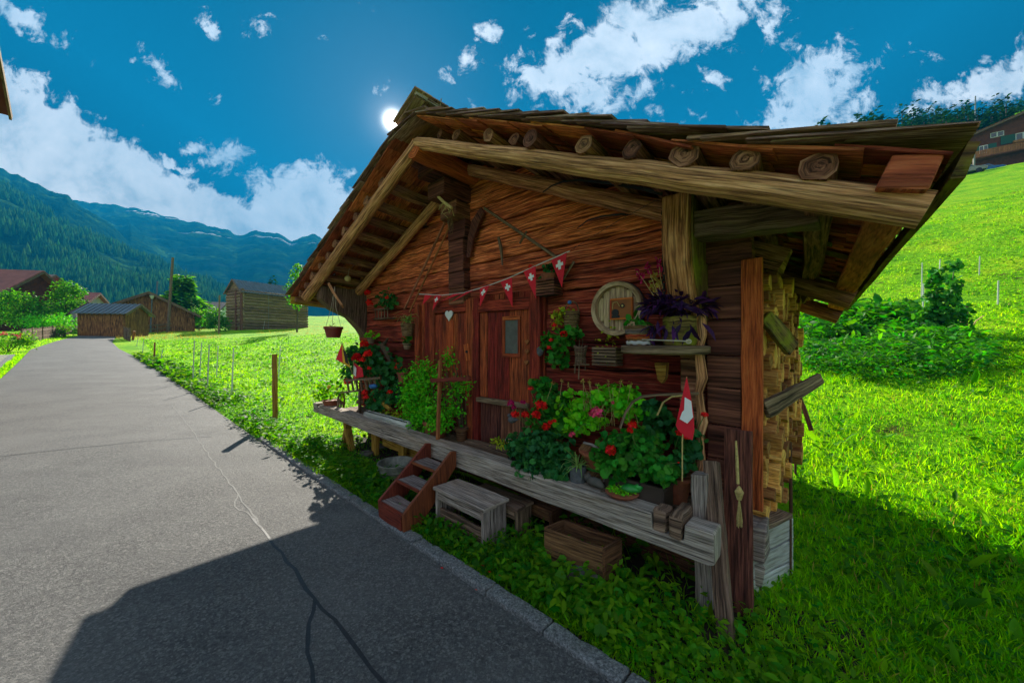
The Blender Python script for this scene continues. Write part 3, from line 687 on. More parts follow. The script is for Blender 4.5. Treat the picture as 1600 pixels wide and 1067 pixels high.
# front wall of hewn logs, cut to the slope of the gable
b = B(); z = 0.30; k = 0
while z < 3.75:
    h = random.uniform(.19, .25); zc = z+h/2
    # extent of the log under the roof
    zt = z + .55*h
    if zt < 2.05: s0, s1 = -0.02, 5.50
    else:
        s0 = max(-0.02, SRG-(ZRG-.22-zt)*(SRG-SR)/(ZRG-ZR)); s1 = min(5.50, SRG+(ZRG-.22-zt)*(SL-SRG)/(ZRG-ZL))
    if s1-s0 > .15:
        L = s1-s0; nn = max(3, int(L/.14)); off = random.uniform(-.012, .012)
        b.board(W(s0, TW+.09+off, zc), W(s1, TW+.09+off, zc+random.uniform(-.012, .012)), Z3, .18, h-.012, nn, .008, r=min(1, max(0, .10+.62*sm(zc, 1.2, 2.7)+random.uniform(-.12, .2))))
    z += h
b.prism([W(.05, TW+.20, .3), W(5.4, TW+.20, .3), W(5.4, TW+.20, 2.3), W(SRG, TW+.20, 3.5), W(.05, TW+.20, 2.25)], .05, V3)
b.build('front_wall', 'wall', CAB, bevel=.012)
for sx, nm in ((0.10, 'side_wall'), (5.40, 'side_wall')):
    b = B(); z = .30
    while z < 2.15:
        h = random.uniform(.19, .25); b.board(W(sx, TW+.2, z+h/2), W(sx, 2.52, z+h/2), Z3, .16, h-.01, 12, .007); z += h
    b.build(nm, 'dark', CAB)
b = B(); b.board(W(.1, 2.52, 1.2), W(5.4, 2.52, 1.2), Z3, .16, 1.9, 8, .005)
b.prism([W(.0, 2.52, 2.1), W(5.4, 2.52, 2.1), W(2.6, 2.52, 3.45)], .14, V3); b.build('back_wall', 'dark', CAB)
b = B(); b.board(W(.05, 1.62, .2), W(5.45, 1.62, .2), Z3, 1.75, .2, 6, .01)
b.board(W(.1, .85, .05), W(5.4, .85, .05), Z3, .3, .42, 14, .02); b.build('foundation', 'dark', CAB)

# ends of the dividing wall in the middle of the front, stepping out under the ridge
b = B(); z = 2.02
pro = 0.10
while z < 3.50:
    h = random.uniform(.18, .22); pro = .12 + .42*sm(z, 2.75, 3.45)
    top = min(z+h, 3.50)
    b.board(W(2.82, TW+.02-pro, (z+top)/2), W(2.82, TW+.05, (z+top)/2), Z3, .30+random.uniform(-.03, .02), top-z-.008, 3, .008); z += h
b.build('middle_log_ends', 'dark', CAB, bevel=.012)
b = B()
b.log(W(2.62, -.18, 3.50), W(2.62, TB-.3, 3.36), .105, .10, 10, 14, .014); b.build('ridge_beam', 'red', CAB)
# corner log ends: right post seen from the front, with the red corner board
b = B(); z = 0.62
while z < 2.42:
    h = random.uniform(.17, .25); b.board(W(.075, TW-.055, z+h/2), W(.075, TW+.12, z+h/2), Z3, .20, h-.006, 3, .004, r=random.uniform(.1, .8)); z += h
b.build('corner_log_ends', 'dark', CAB, bevel=.006)
b = B(); b.board(W(-.083, TW-.05, .55), W(-.083, TW-.05, 2.12), V3, .115, .04, 10, .003); b.build('corner_board', 'red', CAB, bevel=.004)
b = B(); b.board(W(-.09, TW-.05, 2.22), W(.18, TW-.05, 2.22), Z3, .10, .20, 5, .006); b.build('lintel', 'dark', CAB, bevel=.008)
# curved consoles carrying the roof
def console(s, w_, t0, prof, mat):
    pts = [W(s, t, z) for t, z in prof]; b = B(); b.prism(pts, w_, U3); return b.build('roof_console', mat, CAB, bevel=.02)
console(.27, .17, .22, [(.20, 2.53), (.19, 2.26), (.215, 2.10), (.30, 1.90), (.42, 1.72), (.62, 1.60), (.62, 2.53)], 'cons')
b = B(); b.prism([W(.178, t, z) for t, z in [(.235, 2.52), (.225, 2.27), (.25, 2.11), (.33, 1.93), (.44, 1.75), (.6, 1.66), (.6, 2.52)]], .012, U3); b.build('moss_patch', 'moss', CAB)
console(5.35, .22, .0, [(-.08, 2.43), (-.09, 2.24), (0.06, 2.10), (.33, 1.98), (.50, 1.80), (.62, 1.62), (.62, 2.43)], 'greyd')
# wall ends below the consoles
b = B(); z = .56
while z < 1.75:
    h = random.uniform(.18, .24); b.board(W(.27, TW-.10, z+h/2), W(.27, TW+.05, z+h/2), Z3, .14, h-.01, 2, .008); z += h
b.build('corner_log_ends', 'purlin', CAB, bevel=.01)
b = B(); b.board(W(-.42, .33, 2.285), W(.30, .33, 2.335), Z3, .16, .17, 6, .008); b.build('eave_bracket', 'greyd', CAB, bevel=.014)

# rafter poles: in front, on the wall, and behind
def rafter(side, t, r, mat, s_end, dz=-.30, d2=0.0):
    b = B(); p0 = RF(SRG, t, dz); p1 = RF(s_end, t, dz+d2)
    b.log(p0, p1, r*.92, r*1.12, 12, 16, r*.05); return b.build('rafter', mat, CAB, smooth=False)
rafter('r', -.14, .064, 'pole', -.74, -.305, .04); rafter('l', -.14, .066, 'pole', 5.72, -.305, .03)
rafter('r', TW-.12, .066, 'pole', .10, -.31); rafter('l', TW-.12, .062, 'pole', 5.36, -.31)
b = B(); b.board(RF(-.28, .95, -.34), RF(.3, .95, -.34), Z3, .14, .15, 5, .008); b.build('rafter', 'purlin', CAB)
rafter('r', 1.95, .075, 'purlin', -.72, -.27); rafter('r', 2.55, .06, 'purlin', -.42, -.27); rafter('r', 3.1, .07, 'purlin', -.72, -.27)
rafter('l', 1.9, .07, 'purlin', 5.9); rafter('l', 3.05, .07, 'purlin', 5.9)
# purlins: round logs across the rafters, their sawn ends in view under the front edge
for (s, r, t0) in [(2.30, .05, -.10), (2.03, .055, -.12), (1.56, .06, -.18), (1.30, .055, -.16), (1.10, .07, -.22), (.68, .065, -.2), (.37, .06, -.2), (.09, .072, -.2), (-.18, .062, -.21), (-.44, .066, -.21)]:
    b = B(); b.log(RF(s, t0, -.165), RF(s, TB-.25, -.165), r*random.uniform(.9, 1.05), r*.95, 10, 8, .008, flat=.06); b.build('purlin', 'purlin', CAB)
b = B(); b.board(RF(-.69, -.235, -.158), RF(-.69, TB-.3, -.158), (0.42, 0, 1), .135, .125, 14, .006); b.build('purlin', 'shake', CAB, bevel=.01)
for (s, r, t0) in [(2.95, .06, -.1), (3.35, .065, -.14), (3.66, .07, -.17), (3.95, .06, -.17), (4.25, .07, -.19), (4.52, .06, -.19), (4.80, .065, -.18), (5.05, .055, -.19), (5.33, .07, -.2), (5.6, .06, -.2), (5.84, .055, -.2), (6.05, .05, -.2)]:
    b = B(); b.log(RF(s, t0, -.16), RF(s, TB-.25, -.16), r*random.uniform(.85, 1.1), r*.95, 9, 8, .010, flat=.1); b.build('purlin', 'purlin', CAB)
b = B(); b.board(RF(6.12, -.24, -.12), RF(6.10, TB-.1, -.16), Z3, .05, .13, 8, .005); b.build('eave_board', 'yell', CAB)
b = B(); b.board(RF(-.82, -.22, -.10), RF(-.80, TB-.1, -.10), (0.42, 0, 1), .03, .12, 8, .003); b.build('eave_board', 'moss', CAB)
def sag(s): return -.055*math.sin(math.pi*min(1, max(0, (s+.80)/1.5)))**2 if s < .7 else 0.0
# shingles: overlapping shakes laid in courses on both slopes
def shakes(side, mat):
    b = B(); sE = SR if side == 'r' else SL; run = abs(sE-SRG); sg = -1 if side == 'r' else 1
    nc = 19; Lc = run/nc
    sd = (RF(sE, 0)-RF(SRG, 0)).normalized()
    for c in range(nc+1):
        s_low = SRG + sg*min(run, Lc*(c+.95))
        t = -.285 if c % 2 else -.27
        if c == 0: s_low = SRG + sg*Lc
        while t < TB:
            wd = random.uniform(.09, .19); Ls = random.uniform(.52, .66)
            s_hi = s_low - sg*Ls; dz0 = .010 + random.uniform(-.004, .006); tj = random.uniform(-.012, .012) if t > -.2 else random.uniform(-.02, .008)
            if (s_hi-SRG)*sg < -.03:
                s_hi = SRG - sg*(.02 if side == 'r' else .16)
            s_low_ = s_low+sg*random.uniform(-.03, .02); lo = RF(s_low_, t+wd/2+tj, dz0-.012+sag(s_low_)); hi = RF(min(max(s_hi, -9), 9), t+wd/2+tj, -.056+sag(s_hi))
            if side == 'l' and c == 0: hi = lo + (lo-RF(s_low+sg*.5, t+wd/2+tj, dz0+.012)).normalized()*.36
            b.board(lo, hi, Z3, wd-.006, .012, 2, .004, h1=.008)
            t += wd
    return b.build('shingles', mat, CAB)
shakes('r', 'roofgrey'); shakes('l', 'roofgrey')
def lining(side):
    b = B(); sE = SR if side == 'r' else SL; run = abs(sE-SRG); sg = -1 if side == 'r' else 1; nc = 11; Lc = run/nc
    for c in range(nc):
        t = -.255
        while t < TB:
            wd = random.uniform(.12, .24); s0 = SRG+sg*(Lc*c-.05*(c > 0)); s1 = SRG+sg*min(run-.06, Lc*(c+1)+.05+random.uniform(-.02, .02)); tj = random.uniform(0, .02) if t < -.2 else 0
            b.board(RF(s0, t+wd/2+tj, -.066+sag(s0)), RF(s1, t+wd/2+tj, -.080+sag(s1)+random.uniform(-.006, .004)), Z3, wd-.006, .011, 2, .002); t += wd
    return b.build('roof_boards', 'shake', CAB)
lining('r'); lining('l')
for i in range(9):                          # a few mossy lining boards show yellow green under the near eave
    s_ = -.30-.13*(i % 3)+random.uniform(-.03, .03); t_ = .75+.28*i+random.uniform(-.05, .05); b = B()
    b.board(RF(s_+.14, t_, -.094+sag(s_)), RF(s_-.10, t_, -.104+sag(s_)), Z3, .15, .010, 2, .002); b.build('mossy_board', 'moss', CAB)
b = B(); t = -.30
while t < TB:
    k_ = .072*max(0, t); b.board(W(SRG+.22, t+.1, ZRG-.065-k_), W(SRG-.17-random.uniform(0, .02), t+.1, ZRG+.095-k_), Z3, .19, .016, 1, .003); t += .2
b.build('ridge_shingles', 'roofgrey', CAB)
b = B(); b.board(W(SRG-.15, -.27, ZRG+.062), W(SRG-.15, 1.2, ZRG+.012), Z3, .03, .03, 4, .002)
for i in range(3): b.tube([W(SRG-.16, .0+.28*i, ZRG+.06-.012*i), W(SRG-.185, .0+.28*i, ZRG+.125-.012*i)], .006, 5)
b.build('ridge_batten', 'grey', CAB)

# porch: the long grey beam, floor, notched cross ends, posts below
b = B(); ztop = lambda s_: .568+.0065*s_; zbot = lambda s_: .383+.0145*s_
top = [(0, ztop(0)-.012), (.004, ztop(0)), (.152, ztop(.15)), (.158, .473), (.335, .476), (.342, ztop(.34))]+[(.34+.2*k, ztop(.34+.2*k)+random.uniform(-.003, .003)) for k in range(1, 26)]+[(5.60, ztop(5.6))]
bot = [(5.60, zbot(5.6))]+[(5.54-.22*k, zbot(5.54-.22*k)+random.uniform(-.004, .004)) for k in range(0, 25)]+[(.03, zbot(0)), (0, zbot(0)+.012)]
b.prism([W(s_, .08, z) for s_, z in bot+top], .155, V3)
b.board(W(5.60, .09, .515), W(5.72, .09, .516), Z3, .17, .10, 1, .003); b.board(W(5.72, .09, .535), W(5.86, .09, .537), Z3, .17, .15, 1, .003)
b.build('porch_beam', 'grey', CAB, bevel=.010)
b = B(); t = .19
for i in range(3): b.board(W(.02, t+.075+i*.145, .478), W(5.5, t+.075+i*.145, .50), Z3, .138, .04, 18, .004)
b.build('porch_floor', 'greyd', CAB, bevel=.004)
b = B(); b.board(W(.20, -.005, .535), W(.20, .24, .535), Z3, .075, .13, 4, .007); b.build('cross_timber', 'greyd', CAB, bevel=.012)
b = B(); b.board(W(.295, .012, .535), W(.295, .13, .535), Z3, .08, .135, 4, .007); b.build('cross_timber', 'greyd', CAB, bevel=.012)
b = B(); b.board(W(.10, .235, -.05), W(.135, .24, .80), V3, .085, .10, 8, .006); b.build('porch_post', 'grey', CAB, bevel=.008)
b = B(); b.board(W(.0, TW-.02, .36), W(-.16, TW-.02, .36), Z3, .2, .22, 3, .01); b.build('sill_beam_end', 'grey', CAB, bevel=.012)
b = B(); b.board(W(.06, TW-.10, .18), W(-.12, TW-.02, .15), Z3, .13, .13, 3, .01); b.build('sill_beam_end', 'grey', CAB, bevel=.012)
# A-frame supports at the far end of the porch
for (s0, s1) in ((5.05, 4.86), (4.78, 4.98)):
    b = B(); b.board(W(s0, .16, .0), W(s1, .16, .46), V3, .07, .09, 3, .004); b.build('porch_brace', 'yell', CAB, bevel=.006)
for s in (4.35, 3.62): 
    b = B(); b.board(W(s, .30, .0), W(s, .30, .46), V3, .12, .06, 3, .004); b.build('porch_brace', 'yell', CAB, bevel=.006)
b = B(); b.board(W(4.3, .40, .25), W(3.2, .40, .22), Z3, .05, .22, 5, .004); b.build('porch_skirt', 'yell', CAB, bevel=.006)
b = B(); b.board(W(1.35, .50, .16), W(.1, .50, .15), Z3, .05, .28, 5, .004); b.build('porch_skirt', 'crate', CAB, bevel=.006)

# panel of upright planks with two low doors
def plank_panel(name, s0, s1, z0, z1, t, mat, par, th=.03, wmin=.11, wmax=.17):
    b = B(); s = s0
    while s < s1-.02:
        w_ = min(random.uniform(wmin, wmax), s1-s); w_ = s1-s if s1-s-w_ < .06 else w_
        b.board(W(s+w_/2, t+random.uniform(-.004, .004), z0), W(s+w_/2, t, z1), V3, w_-.006, th, 8, .0025); s += w_
    return b.build(name, mat, par, bevel=.003)
plank_panel('door_surround', 1.57, 3.75, .50, 2.10, TW-.005, 'door', CAB, .05)
for s in (1.66, 2.50, 2.60, 3.32, 3.66):
    b = B(); w_ = .13 if s in (1.66, 2.60) else .10
    b.board(W(s, TW-.05, .50), W(s, TW-.05, 2.08), V3, w_, .06, 10, .004); b.build('door_post', 'door', CAB, bevel=.006)
for (s0, s1, z) in ((1.72, 2.45, 1.97), (2.66, 3.28, 2.0)):
    b = B(); b.board(W(s0, TW-.055, z), W(s1, TW-.055, z+.01), Z3, .06, .12, 5, .004); b.build('door_header', 'door', CAB, bevel=.006)
D1 = plank_panel('door', 1.73, 2.44, 1.00, 1.91, TW-.045, 'door', CAB, .035)
b = B(); 
for (sa, sb, za, zb) in ((2.085, 1.845, 1.82, 1.855), (2.085, 1.845, 1.44, 1.475)): b.board(W(sa, TW-.068, (za+zb)/2), W(sb, TW-.068, (za+zb)/2), Z3, .02, zb-za, 1)
for s in (2.07, 1.86): b.board(W(s, TW-.068, 1.476), W(s, TW-.068, 1.819), V3, .03, .02, 1)
b.build('window_frame', 'door', D1)
b = B(); b.board(W(2.056, TW-.064, 1.647), W(1.874, TW-.064, 1.647), Z3, .004, .335, 1); b.build('window_pane', 'curtain', D1)
b = B(); b.board(W(1.72, TW-.07, .98), W(2.45, TW-.07, .97), Z3, .09, .05, 4, .003); b.build('door_sill', 'greyd', CAB, bevel=.005)
plank_panel('door_foot', 1.73, 2.44, .50, .95, TW-.04, 'dark', CAB, .03)
D2 = plank_panel('door', 2.67, 3.27, 1.0, 1.93, TW-.045, 'door', CAB, .035)
b = B(); b.board(W(2.96, TW-.068, 1.25), W(2.96, TW-.068, 1.85), V3, .13, .012, 3, .002); b.build('inlaid_board', 'red', D2)
def heart(s, z, sz, t, name, mat, par, th=.012):
    pts = []
    for i in range(24):
        a = 2*math.pi*i/24; x = 16*math.sin(a)**3; y = 13*math.cos(a)-5*math.cos(2*a)-2*math.cos(3*a)-math.cos(4*a)
        pts.append(W(s-x/34*sz, t, z+(y+2)/34*sz))
    b = B(); b.prism(pts, th, V3); return b.build(name, mat, par)
# ---------------------------------------------------------------- planting helpers
def kpx(P): return P.y/F                        # metres per photo pixel at that depth
def blob(px, py, rx, ry, t, dep=.12):
    P = T(px, py, t); du = abs(U[0]-P.x/P.y*U[1]); return (P, rx*kpx(P)/du, dep, ry*kpx(P))
AX = np.array([[U[0], U[1], 0], [VV[0], VV[1], 0], [0, 0, 1.]])
def foliage(name, parent, blobs, N, kind_, size, mat, up=.5, shell=.45, jit=.55, org=None, hang=0.0, aspect=None, free=False):
    """N leaves spread through ellipsoids [(centre, r_along_front, r_depth, r_height)]"""
    vol = np.array([(b_[1]*b_[3])**.8 for b_ in blobs]); cnt = np.maximum(3, (N*vol/vol.sum()).astype(int))
    Ps, Ns = [], []
    for (c, ru, rd_, rz), k in zip(blobs, cnt):
        d_ = unit(k); r_ = rng.random(k)**shell; lump = 1+.25*np.sin(d_[:, 0]*7+d_[:, 2]*5+c.x*9)*np.cos(d_[:, 1]*6+d_[:, 2]*4)
        ofs = d_*(r_*lump)[:, None]*np.array([ru, rd_, rz])
        Ps.append(np.array(c)+ofs@AX); Ns.append(d_@AX)
    Pn = np.concatenate(Ps); Nn = np.concatenate(Ns)
    if not free:                                 # keep leaves outside of the cabin wall
        tt = (Pn[:, :2]-OO)@VV; over = np.maximum(0, tt-(TW-.04)); Pn[:, :2] -= over[:, None]*VV
    nr = Nn*.6 + np.array([0, -.25, up]) + rng.normal(size=Pn.shape)*jit
    fw = Nn + rng.normal(size=Pn.shape)*.6 + np.array([0, 0, -hang])
    sz = size*rng.uniform(.6, 1.3, len(Pn)); scl = np.stack([sz*(aspect or 1), sz, sz], 1)
    return scatter(name, kind_, Pn, frames(nr, fw), scl, mat, parent, org=org)
def flower(parent, P, r, mat, N=34, name='flower_head'):
    d_ = unit(N); d_[:, 2] = np.abs(d_[:, 2])*1.0-.25; d_ /= np.linalg.norm(d_, axis=1, keepdims=True)
    pos = np.array(P) + d_*r*.72*rng.uniform(.7, 1.0, N)[:, None]
    nr = d_+rng.normal(size=(N, 3))*.35; fw = rng.normal(size=(N, 3))
    pos2 = np.concatenate([pos]*3); nr2 = np.concatenate([nr]*3); fw2 = np.concatenate([fw, np.roll(fw, 1, 1)*-1, -fw])
    return scatter(name, 'petal', pos2, frames(nr2, fw2), r*rng.uniform(.38, .6, 3*N), mat, parent)
def stems(parent, base, tips, r=.003, mat='stem'):
    b = B(); base = Vector(base)
    for q in tips:
        q = Vector(q); m_ = (base+q)/2+rv(.03)+Vector((0, 0, .03)); b.tube([base+rv(.02), m_, q], [r*1.2, r, r*.8], 5)
    return b.build('stem', mat, parent)
def pot(parent, P, r, h, mat, rim=.012, taper=.72, name='pot', seg=22):
    P = Vector(P); b = B()
    b.lathe(P, [(r*taper, 0), (r*.97, h*.86), (r+rim, h*.86), (r+rim, h), (r-.008, h), (r-.012, h*.9), (0.01, h*.9)], seg)
    o = b.build(name, mat, parent, smooth=False, bevel=.002)
    return o
def geranium(label, base, blobs, N, leafm, flowers, cat='geranium', name='geranium', lsize=.05, group=None, ptfn=None, kind_='round', bud=0, up=.5):
    g = thing(name, label, cat, base, group)
    if ptfn: ptfn(g)
    foliage('foliage', g, blobs, N, kind_, lsize, leafm, up=up)
    if flowers:
        stems(g, base, [f[0] for f in flowers])
        for P, r, mt in flowers: flower(g, P, r, mt)
    return g
def FL(lst, t, mat='petal'):
    out = []
    for (x, y, r) in lst: P = T(x, y, t); out.append((P, r*kpx(P), mat))
    return out

# ---------------------------------------------------------------- in front of and under the porch
# step ladder
E0 = W(2.37, -.3, .03)
L = thing('step_ladder', 'red brown wooden step ladder with three worn treads between kerb and porch beam', 'ladder', E0)
for s in (2.17, 2.57):
    b = B(); b.prism([W(s, t, z) for t, z in [(-.565, .03), (-.575, .175), (-.075, .585), (-.02, .575), (-.02, .44), (-.40, .03)]], .03, U3); b.build('side_rail', 'step', L, bevel=.005)
b = B(); b.board(W(2.19, -.566, .095), W(2.55, -.566, .095), Z3, .02, .13, 1); b.build('riser', 'step', L, bevel=.003)
for (t, z) in ((-.475, .165), (-.315, .31), (-.155, .44)):
    b = B(); b.board(W(2.19, t, z), W(2.55, t, z), Z3, .17, .022, 6, .001); o = b.build('tread', 'tread', L, bevel=.003)
    b = B(); b.board(W(2.19, t-.088, z), W(2.55, t-.088, z), Z3, .008, .026, 1); b.build('nosing', 'step', o)
# grey bench stool and two more behind it
def stool(label, s0, s1, t0, t1, h, mat, base=True):
    g = thing('wooden_stool', label, 'stool', W((s0+s1)/2, (t0+t1)/2, .03))
    b = B(); k = 2
    for i in range(k):
        ta = t0+(t1-t0)*(i+.5)/k; b.board(W(s0-.03, ta, h-.012), W(s1+.03, ta, h-.012), Z3, (t1-t0)/k+.01, .026, 8, .002)
    b.build('seat', mat, g, bevel=.004)
    for s in (s0, s1):
        b = B(); b.board(W(s, (t0+t1)/2, .0), W(s, (t0+t1)/2, h-.027), V3, .028, t1-t0-.02, 6, .002); b.build('leg', mat, g, bevel=.004)
    b = B(); b.board(W(s0+.016, t0+.02, h-.065), W(s1-.016, t0+.02, h-.065), Z3, .02, .07, 5, .002); b.build('apron', mat, g, bevel=.003)
    if base:
        b = B(); b.board(W(s0+.016, t0+.06, .10), W(s1-.016, t0+.05, .10), Z3, .025, .13, 5, .003); b.build('lower_board', 'greyd', g, bevel=.003)
    return g
stool('grey weathered plank stool standing beside the red brown step ladder, largest of the stools', 1.50, 2.08, -.31, -.04, .345, 'grey')
stool('brown plank stool half hidden behind the grey stool', 1.42, 1.95, -.02, .18, .275, 'greyd', False)
stool('small brown plank stool deepest under the porch beam behind two others', 1.24, 1.6, .20, .36, .24, 'crate', False)
# open crate
g = thing('planter_crate', 'empty rectangular brown wooden planter crate standing in weeds under the porch beam', 'crate', W(.83, .0, .03))
for (a, c_) in (((1.06, -.10), (.63, -.05)), ((.63, -.05), (.60, .14)), ((.60, .14), (1.03, .09)), ((1.03, .09), (1.06, -.10))):
    b = B(); b.board(W(*a, .15), W(*c_, .15), Z3, .02, .25, 4, .002); b.build('side_panel', 'crate', g, bevel=.003)
b = B(); b.board(W(1.03, 0, .05), W(.64, .04, .05), Z3, .17, .02, 2); b.build('bottom', 'crate', g)
# zinc tub
P = ZP(613, 752, .05); P = W(3.22, -.02, .03); g = thing('zinc_tub', 'old round grey metal wash tub standing under the porch left of the step ladder', 'tub', P)
b = B(); b.lathe(P, [(.16, 0), (.20, .2), (.212, .205), (.212, .215), (.195, .215), (.15, .02), (.01, .02)], 26); b.build('body', 'zinc', g, smooth=False)
b = B()
for z in (.07, .14): b.lathe(P+Vector((0, 0, z)), [(.165+z*.2, -.004), (.176+z*.2, 0), (.165+z*.2, .004)], 26, cap=False)
b.build('hoop', 'zinc', g)
b = B(); b.tube([P+U3*.2+Vector((0, 0, .16)), P+U3*.235+Vector((0, 0, .17)), P+U3*.235+Vector((0, 0, .13)), P+U3*.2+Vector((0, 0, .11))], .006, 6); b.build('handle', 'iron', g)
for i, (x, y, r, lb) in enumerate([(572, 712, .09, 'rounded grey field stone in weeds below the far end of the porch'), (598, 700, .075, 'pale flat stone between yellow porch braces and weeds'), (915, 908, .12, 'dark flat stone slab lying in weeds before the planter crate')]):
    P = G(x, y); b = B(); b.ball(P+Vector((0, 0, r*.3)), r*1.25, r, r*.6, 12, 8, .09); tag(b.build('stone', 'stone', org=P), lb, 'stone')
# leaning boards at the near corner
b = B(); b.board(W(-.06, .02, -.06), W(.09, .30, .87), V3, .085, .055, 10, .004); tag(b.build('leaning_board', 'greyd', bevel=.008, org=W(-.06, .02, 0)), 'long grey brown board leaning at a slant against the near cabin corner', 'board')
b = B(); b.board(W(-.055, .30, -.02), W(-.03, .42, 1.06), V3, .15, .03, 8, .003, r=0.3); tag(b.build('leaning_board', 'dark', bevel=.005, org=W(-.05, .3, 0)), 'wide dark brown board standing upright before the corner log ends', 'board')
b = B(); b.board(W(.02, .27, -.02), W(.055, .32, .62), V3, .05, .03, 8, .004); tag(b.build('leaning_board', 'crate', bevel=.005, org=W(.02, .27, 0)), 'short splintered red brown slat wedged between porch post and leaning board', 'board')
# twisted post / birch pole beside the corner
b = B(); pts = [W(.19+.012*math.sin(i*2.1), .44, .60+i*.095) for i in range(15)]; b.tube(pts, [.028+.006*math.sin(i*1.7) for i in range(15)], 8, .005); tag(b.build('twisted_branch', 'pole', org=W(.19, .44, .6)), 'pale twisted branch standing upright in front of the dark corner logs', 'branch')
# straw braid
g = thing('straw_braid', 'yellow braided straw rope with a tassel hanging from the cabin corner', 'straw rope', T(1151, 690, .30))
b = B(); b.tube([T(1150, 688, .30), T(1152, 720, .30), T(1153, 755, .30)], [.005, .008, .009], 6, .002); b.build('rope', 'straw', g)
b = B(); c0 = T(1155, 768, .30)
for i in range(16): a = i*.39; q = Vector((math.cos(a)*.016, math.sin(a)*.016, 0)); b.tube([c0+Vector((0, 0, .035)), c0+q*1.3, c0+q*.5-Vector((0, 0, .045))], .0035, 4)
b.build('knot', 'straw', g)
b = B()
for i in range(14): q = rv(.014); q.z = 0; b.tube([c0-Vector((0, 0, .04)), c0+q*.6-Vector((0, 0, .10)), c0+q*1.2-Vector((0, 0, .15+random.uniform(0, .06)))], .0025, 4)
b.build('tassel', 'straw', g)

# firewood along the side wall
def firewood_mesh(i):
    b = B(); rr = random.uniform(.07, .13); a0 = random.uniform(0, 6.3); op = random.choice((1.0, 1.3, 1.57, 2.2)); na = 5     # a split sector of a round log
    pts = [(0, 0)]+[(rr*math.cos(a0+op*j/na)*random.uniform(.93, 1.05), rr*math.sin(a0+op*j/na)*random.uniform(.93, 1.05)) for j in range(na+1)]
    mx, my = sum(q[0] for q in pts)/len(pts), sum(q[1] for q in pts)/len(pts); k = len(pts)
    pts = [W(0, q[0]-mx, q[1]-my) for q in pts]
    pts = [q - W(0, 0, 0) for q in pts]
    fr = [q - U3*.15 for q in pts]; bk = [q*1.05 + U3*.15 for q in pts]
    vs = fr+bk; fs = [tuple(range(k))[::-1], tuple(range(k, 2*k))]; us = []
    ue = [((q-pts[0]).length*.12, (q-pts[0]).length*.5+.02*j) for j, q in enumerate(pts)]; us.append(ue[::-1]); us.append(ue)
    for j in range(k):
        l = (j+1) % k; fs.append((j, l, l+k, j+k)); us.append([(0, .09*j), (0, .09*j+.09), (.3, .09*j+.09), (.3, .09*j)])
    b._add(vs, fs, us); o = b.build('firewood_log', 'split', bevel=.004); return o
protos = [firewood_mesh(i) for i in range(18)]; used = set(); cnt = 0
z = .50
while z < 2.12:
    t = .70 + random.uniform(0, .05)
    while t < 2.55:
        o = random.choice(protos)
        if o.name in used: o = copy_tree(o)
        else: used.add(o.name)
        o.location = W(-.01+random.uniform(-.05, .035), t, z+random.uniform(-.015, .015)); o.rotation_euler = (random.uniform(-.04, .04), random.uniform(-.04, .04), random.uniform(-.06, .06))
        o.scale = (1, 1, random.uniform(.85, 1.2))
        tag(o, 'split firewood log in the stack against the right side wall of the cabin', 'firewood', 'split firewood logs stacked against the side wall'); t += random.uniform(.095, .135); cnt += 1
    z += .108
for o in protos:
    if o.name not in used: bpy.data.objects.remove(o)
# slats and rods holding the firewood
b = B(); b.board(T(1189, 492, .66)+U3*-.02, SP(1238, 545, -.26), Z3, .04, .11, 6, .004); tag(b.build('slanted_plank', 'moss', bevel=.006, org=T(1189, 492, .66)), 'green mossy plank slanting down across the firewood stack below the eave', 'plank')
PA = T(1196, 640, .62); PB = T(1282, 590, .95)
b = B(); b.board(PA, PB, Z3, .035, .115, 8, .004, h1=.07); tag(b.build('slanted_plank', 'greyd', bevel=.006, org=PA), 'long grey plank sticking out beyond the firewood stack over the grass', 'plank')
b = B(); b.board(T(1248, 612, 2.3), T(1268, 672, 2.2), V3, .03, .07, 5, .004); tag(b.build('slanted_plank', 'dark', bevel=.004, org=T(1248, 612, 2.3)), 'short dark board hanging off the far end of the firewood stack', 'plank')
for (x, y0, y1, t, lb) in ((1243, 500, 765, 2.55, 'thin rusty steel rod standing upright at the far end of the firewood'), (1236, 690, 800, 1.5, 'shorter rusty rod standing before the pale plank bin and firewood')):
    P0 = T(x, y1, t); P1 = T(x-1, y0, t); b = B(); b.tube([P0, P1], .012, 7); tag(b.build('steel_rod', 'rust', org=P0), lb, 'rod')
# pale plank bin under the firewood
A_, C_ = ZP(1160, 945, 0), ZP(1237, 905, 0)
g = thing('plank_bin', 'bin of pale grey horizontal planks with dark metal straps under the firewood', 'bin', (A_+C_)/2)
dA = (C_-A_).normalized(); back = Vector((-dA.y, dA.x, 0)); back = back if back.dot(V3) > 0 else -back
for i in range(3):
    b = B(); z = .065+.135*i; b.board(A_+Vector((0, 0, z)), C_+Vector((0, 0, z+.01*i)), Z3, .02, .129, 5, .002); b.build('plank', 'pale', g, bevel=.004)
for i in range(3):
    b = B(); z = .07+.135*i; b.board(C_+Vector((0, 0, z))+dA*.012, C_+back*.7+Vector((0, 0, z)), Z3, .02, .129, 5, .002); b.build('plank', 'pale', g, bevel=.004)
for k in (.30, .93):
    b = B(); q = A_+(C_-A_)*k-back*.013; b.board(q, q+Vector((0, 0, .42)), back, .018, .005, 2); b.build('strap', 'rust', g)
b = B(); b.board(A_+back*.12+Vector((0, 0, .41)), C_+back*.12+Vector((0, 0, .43)), Z3, .26, .03, 6, .004); b.build('lid', 'greyd', g, bevel=.005)
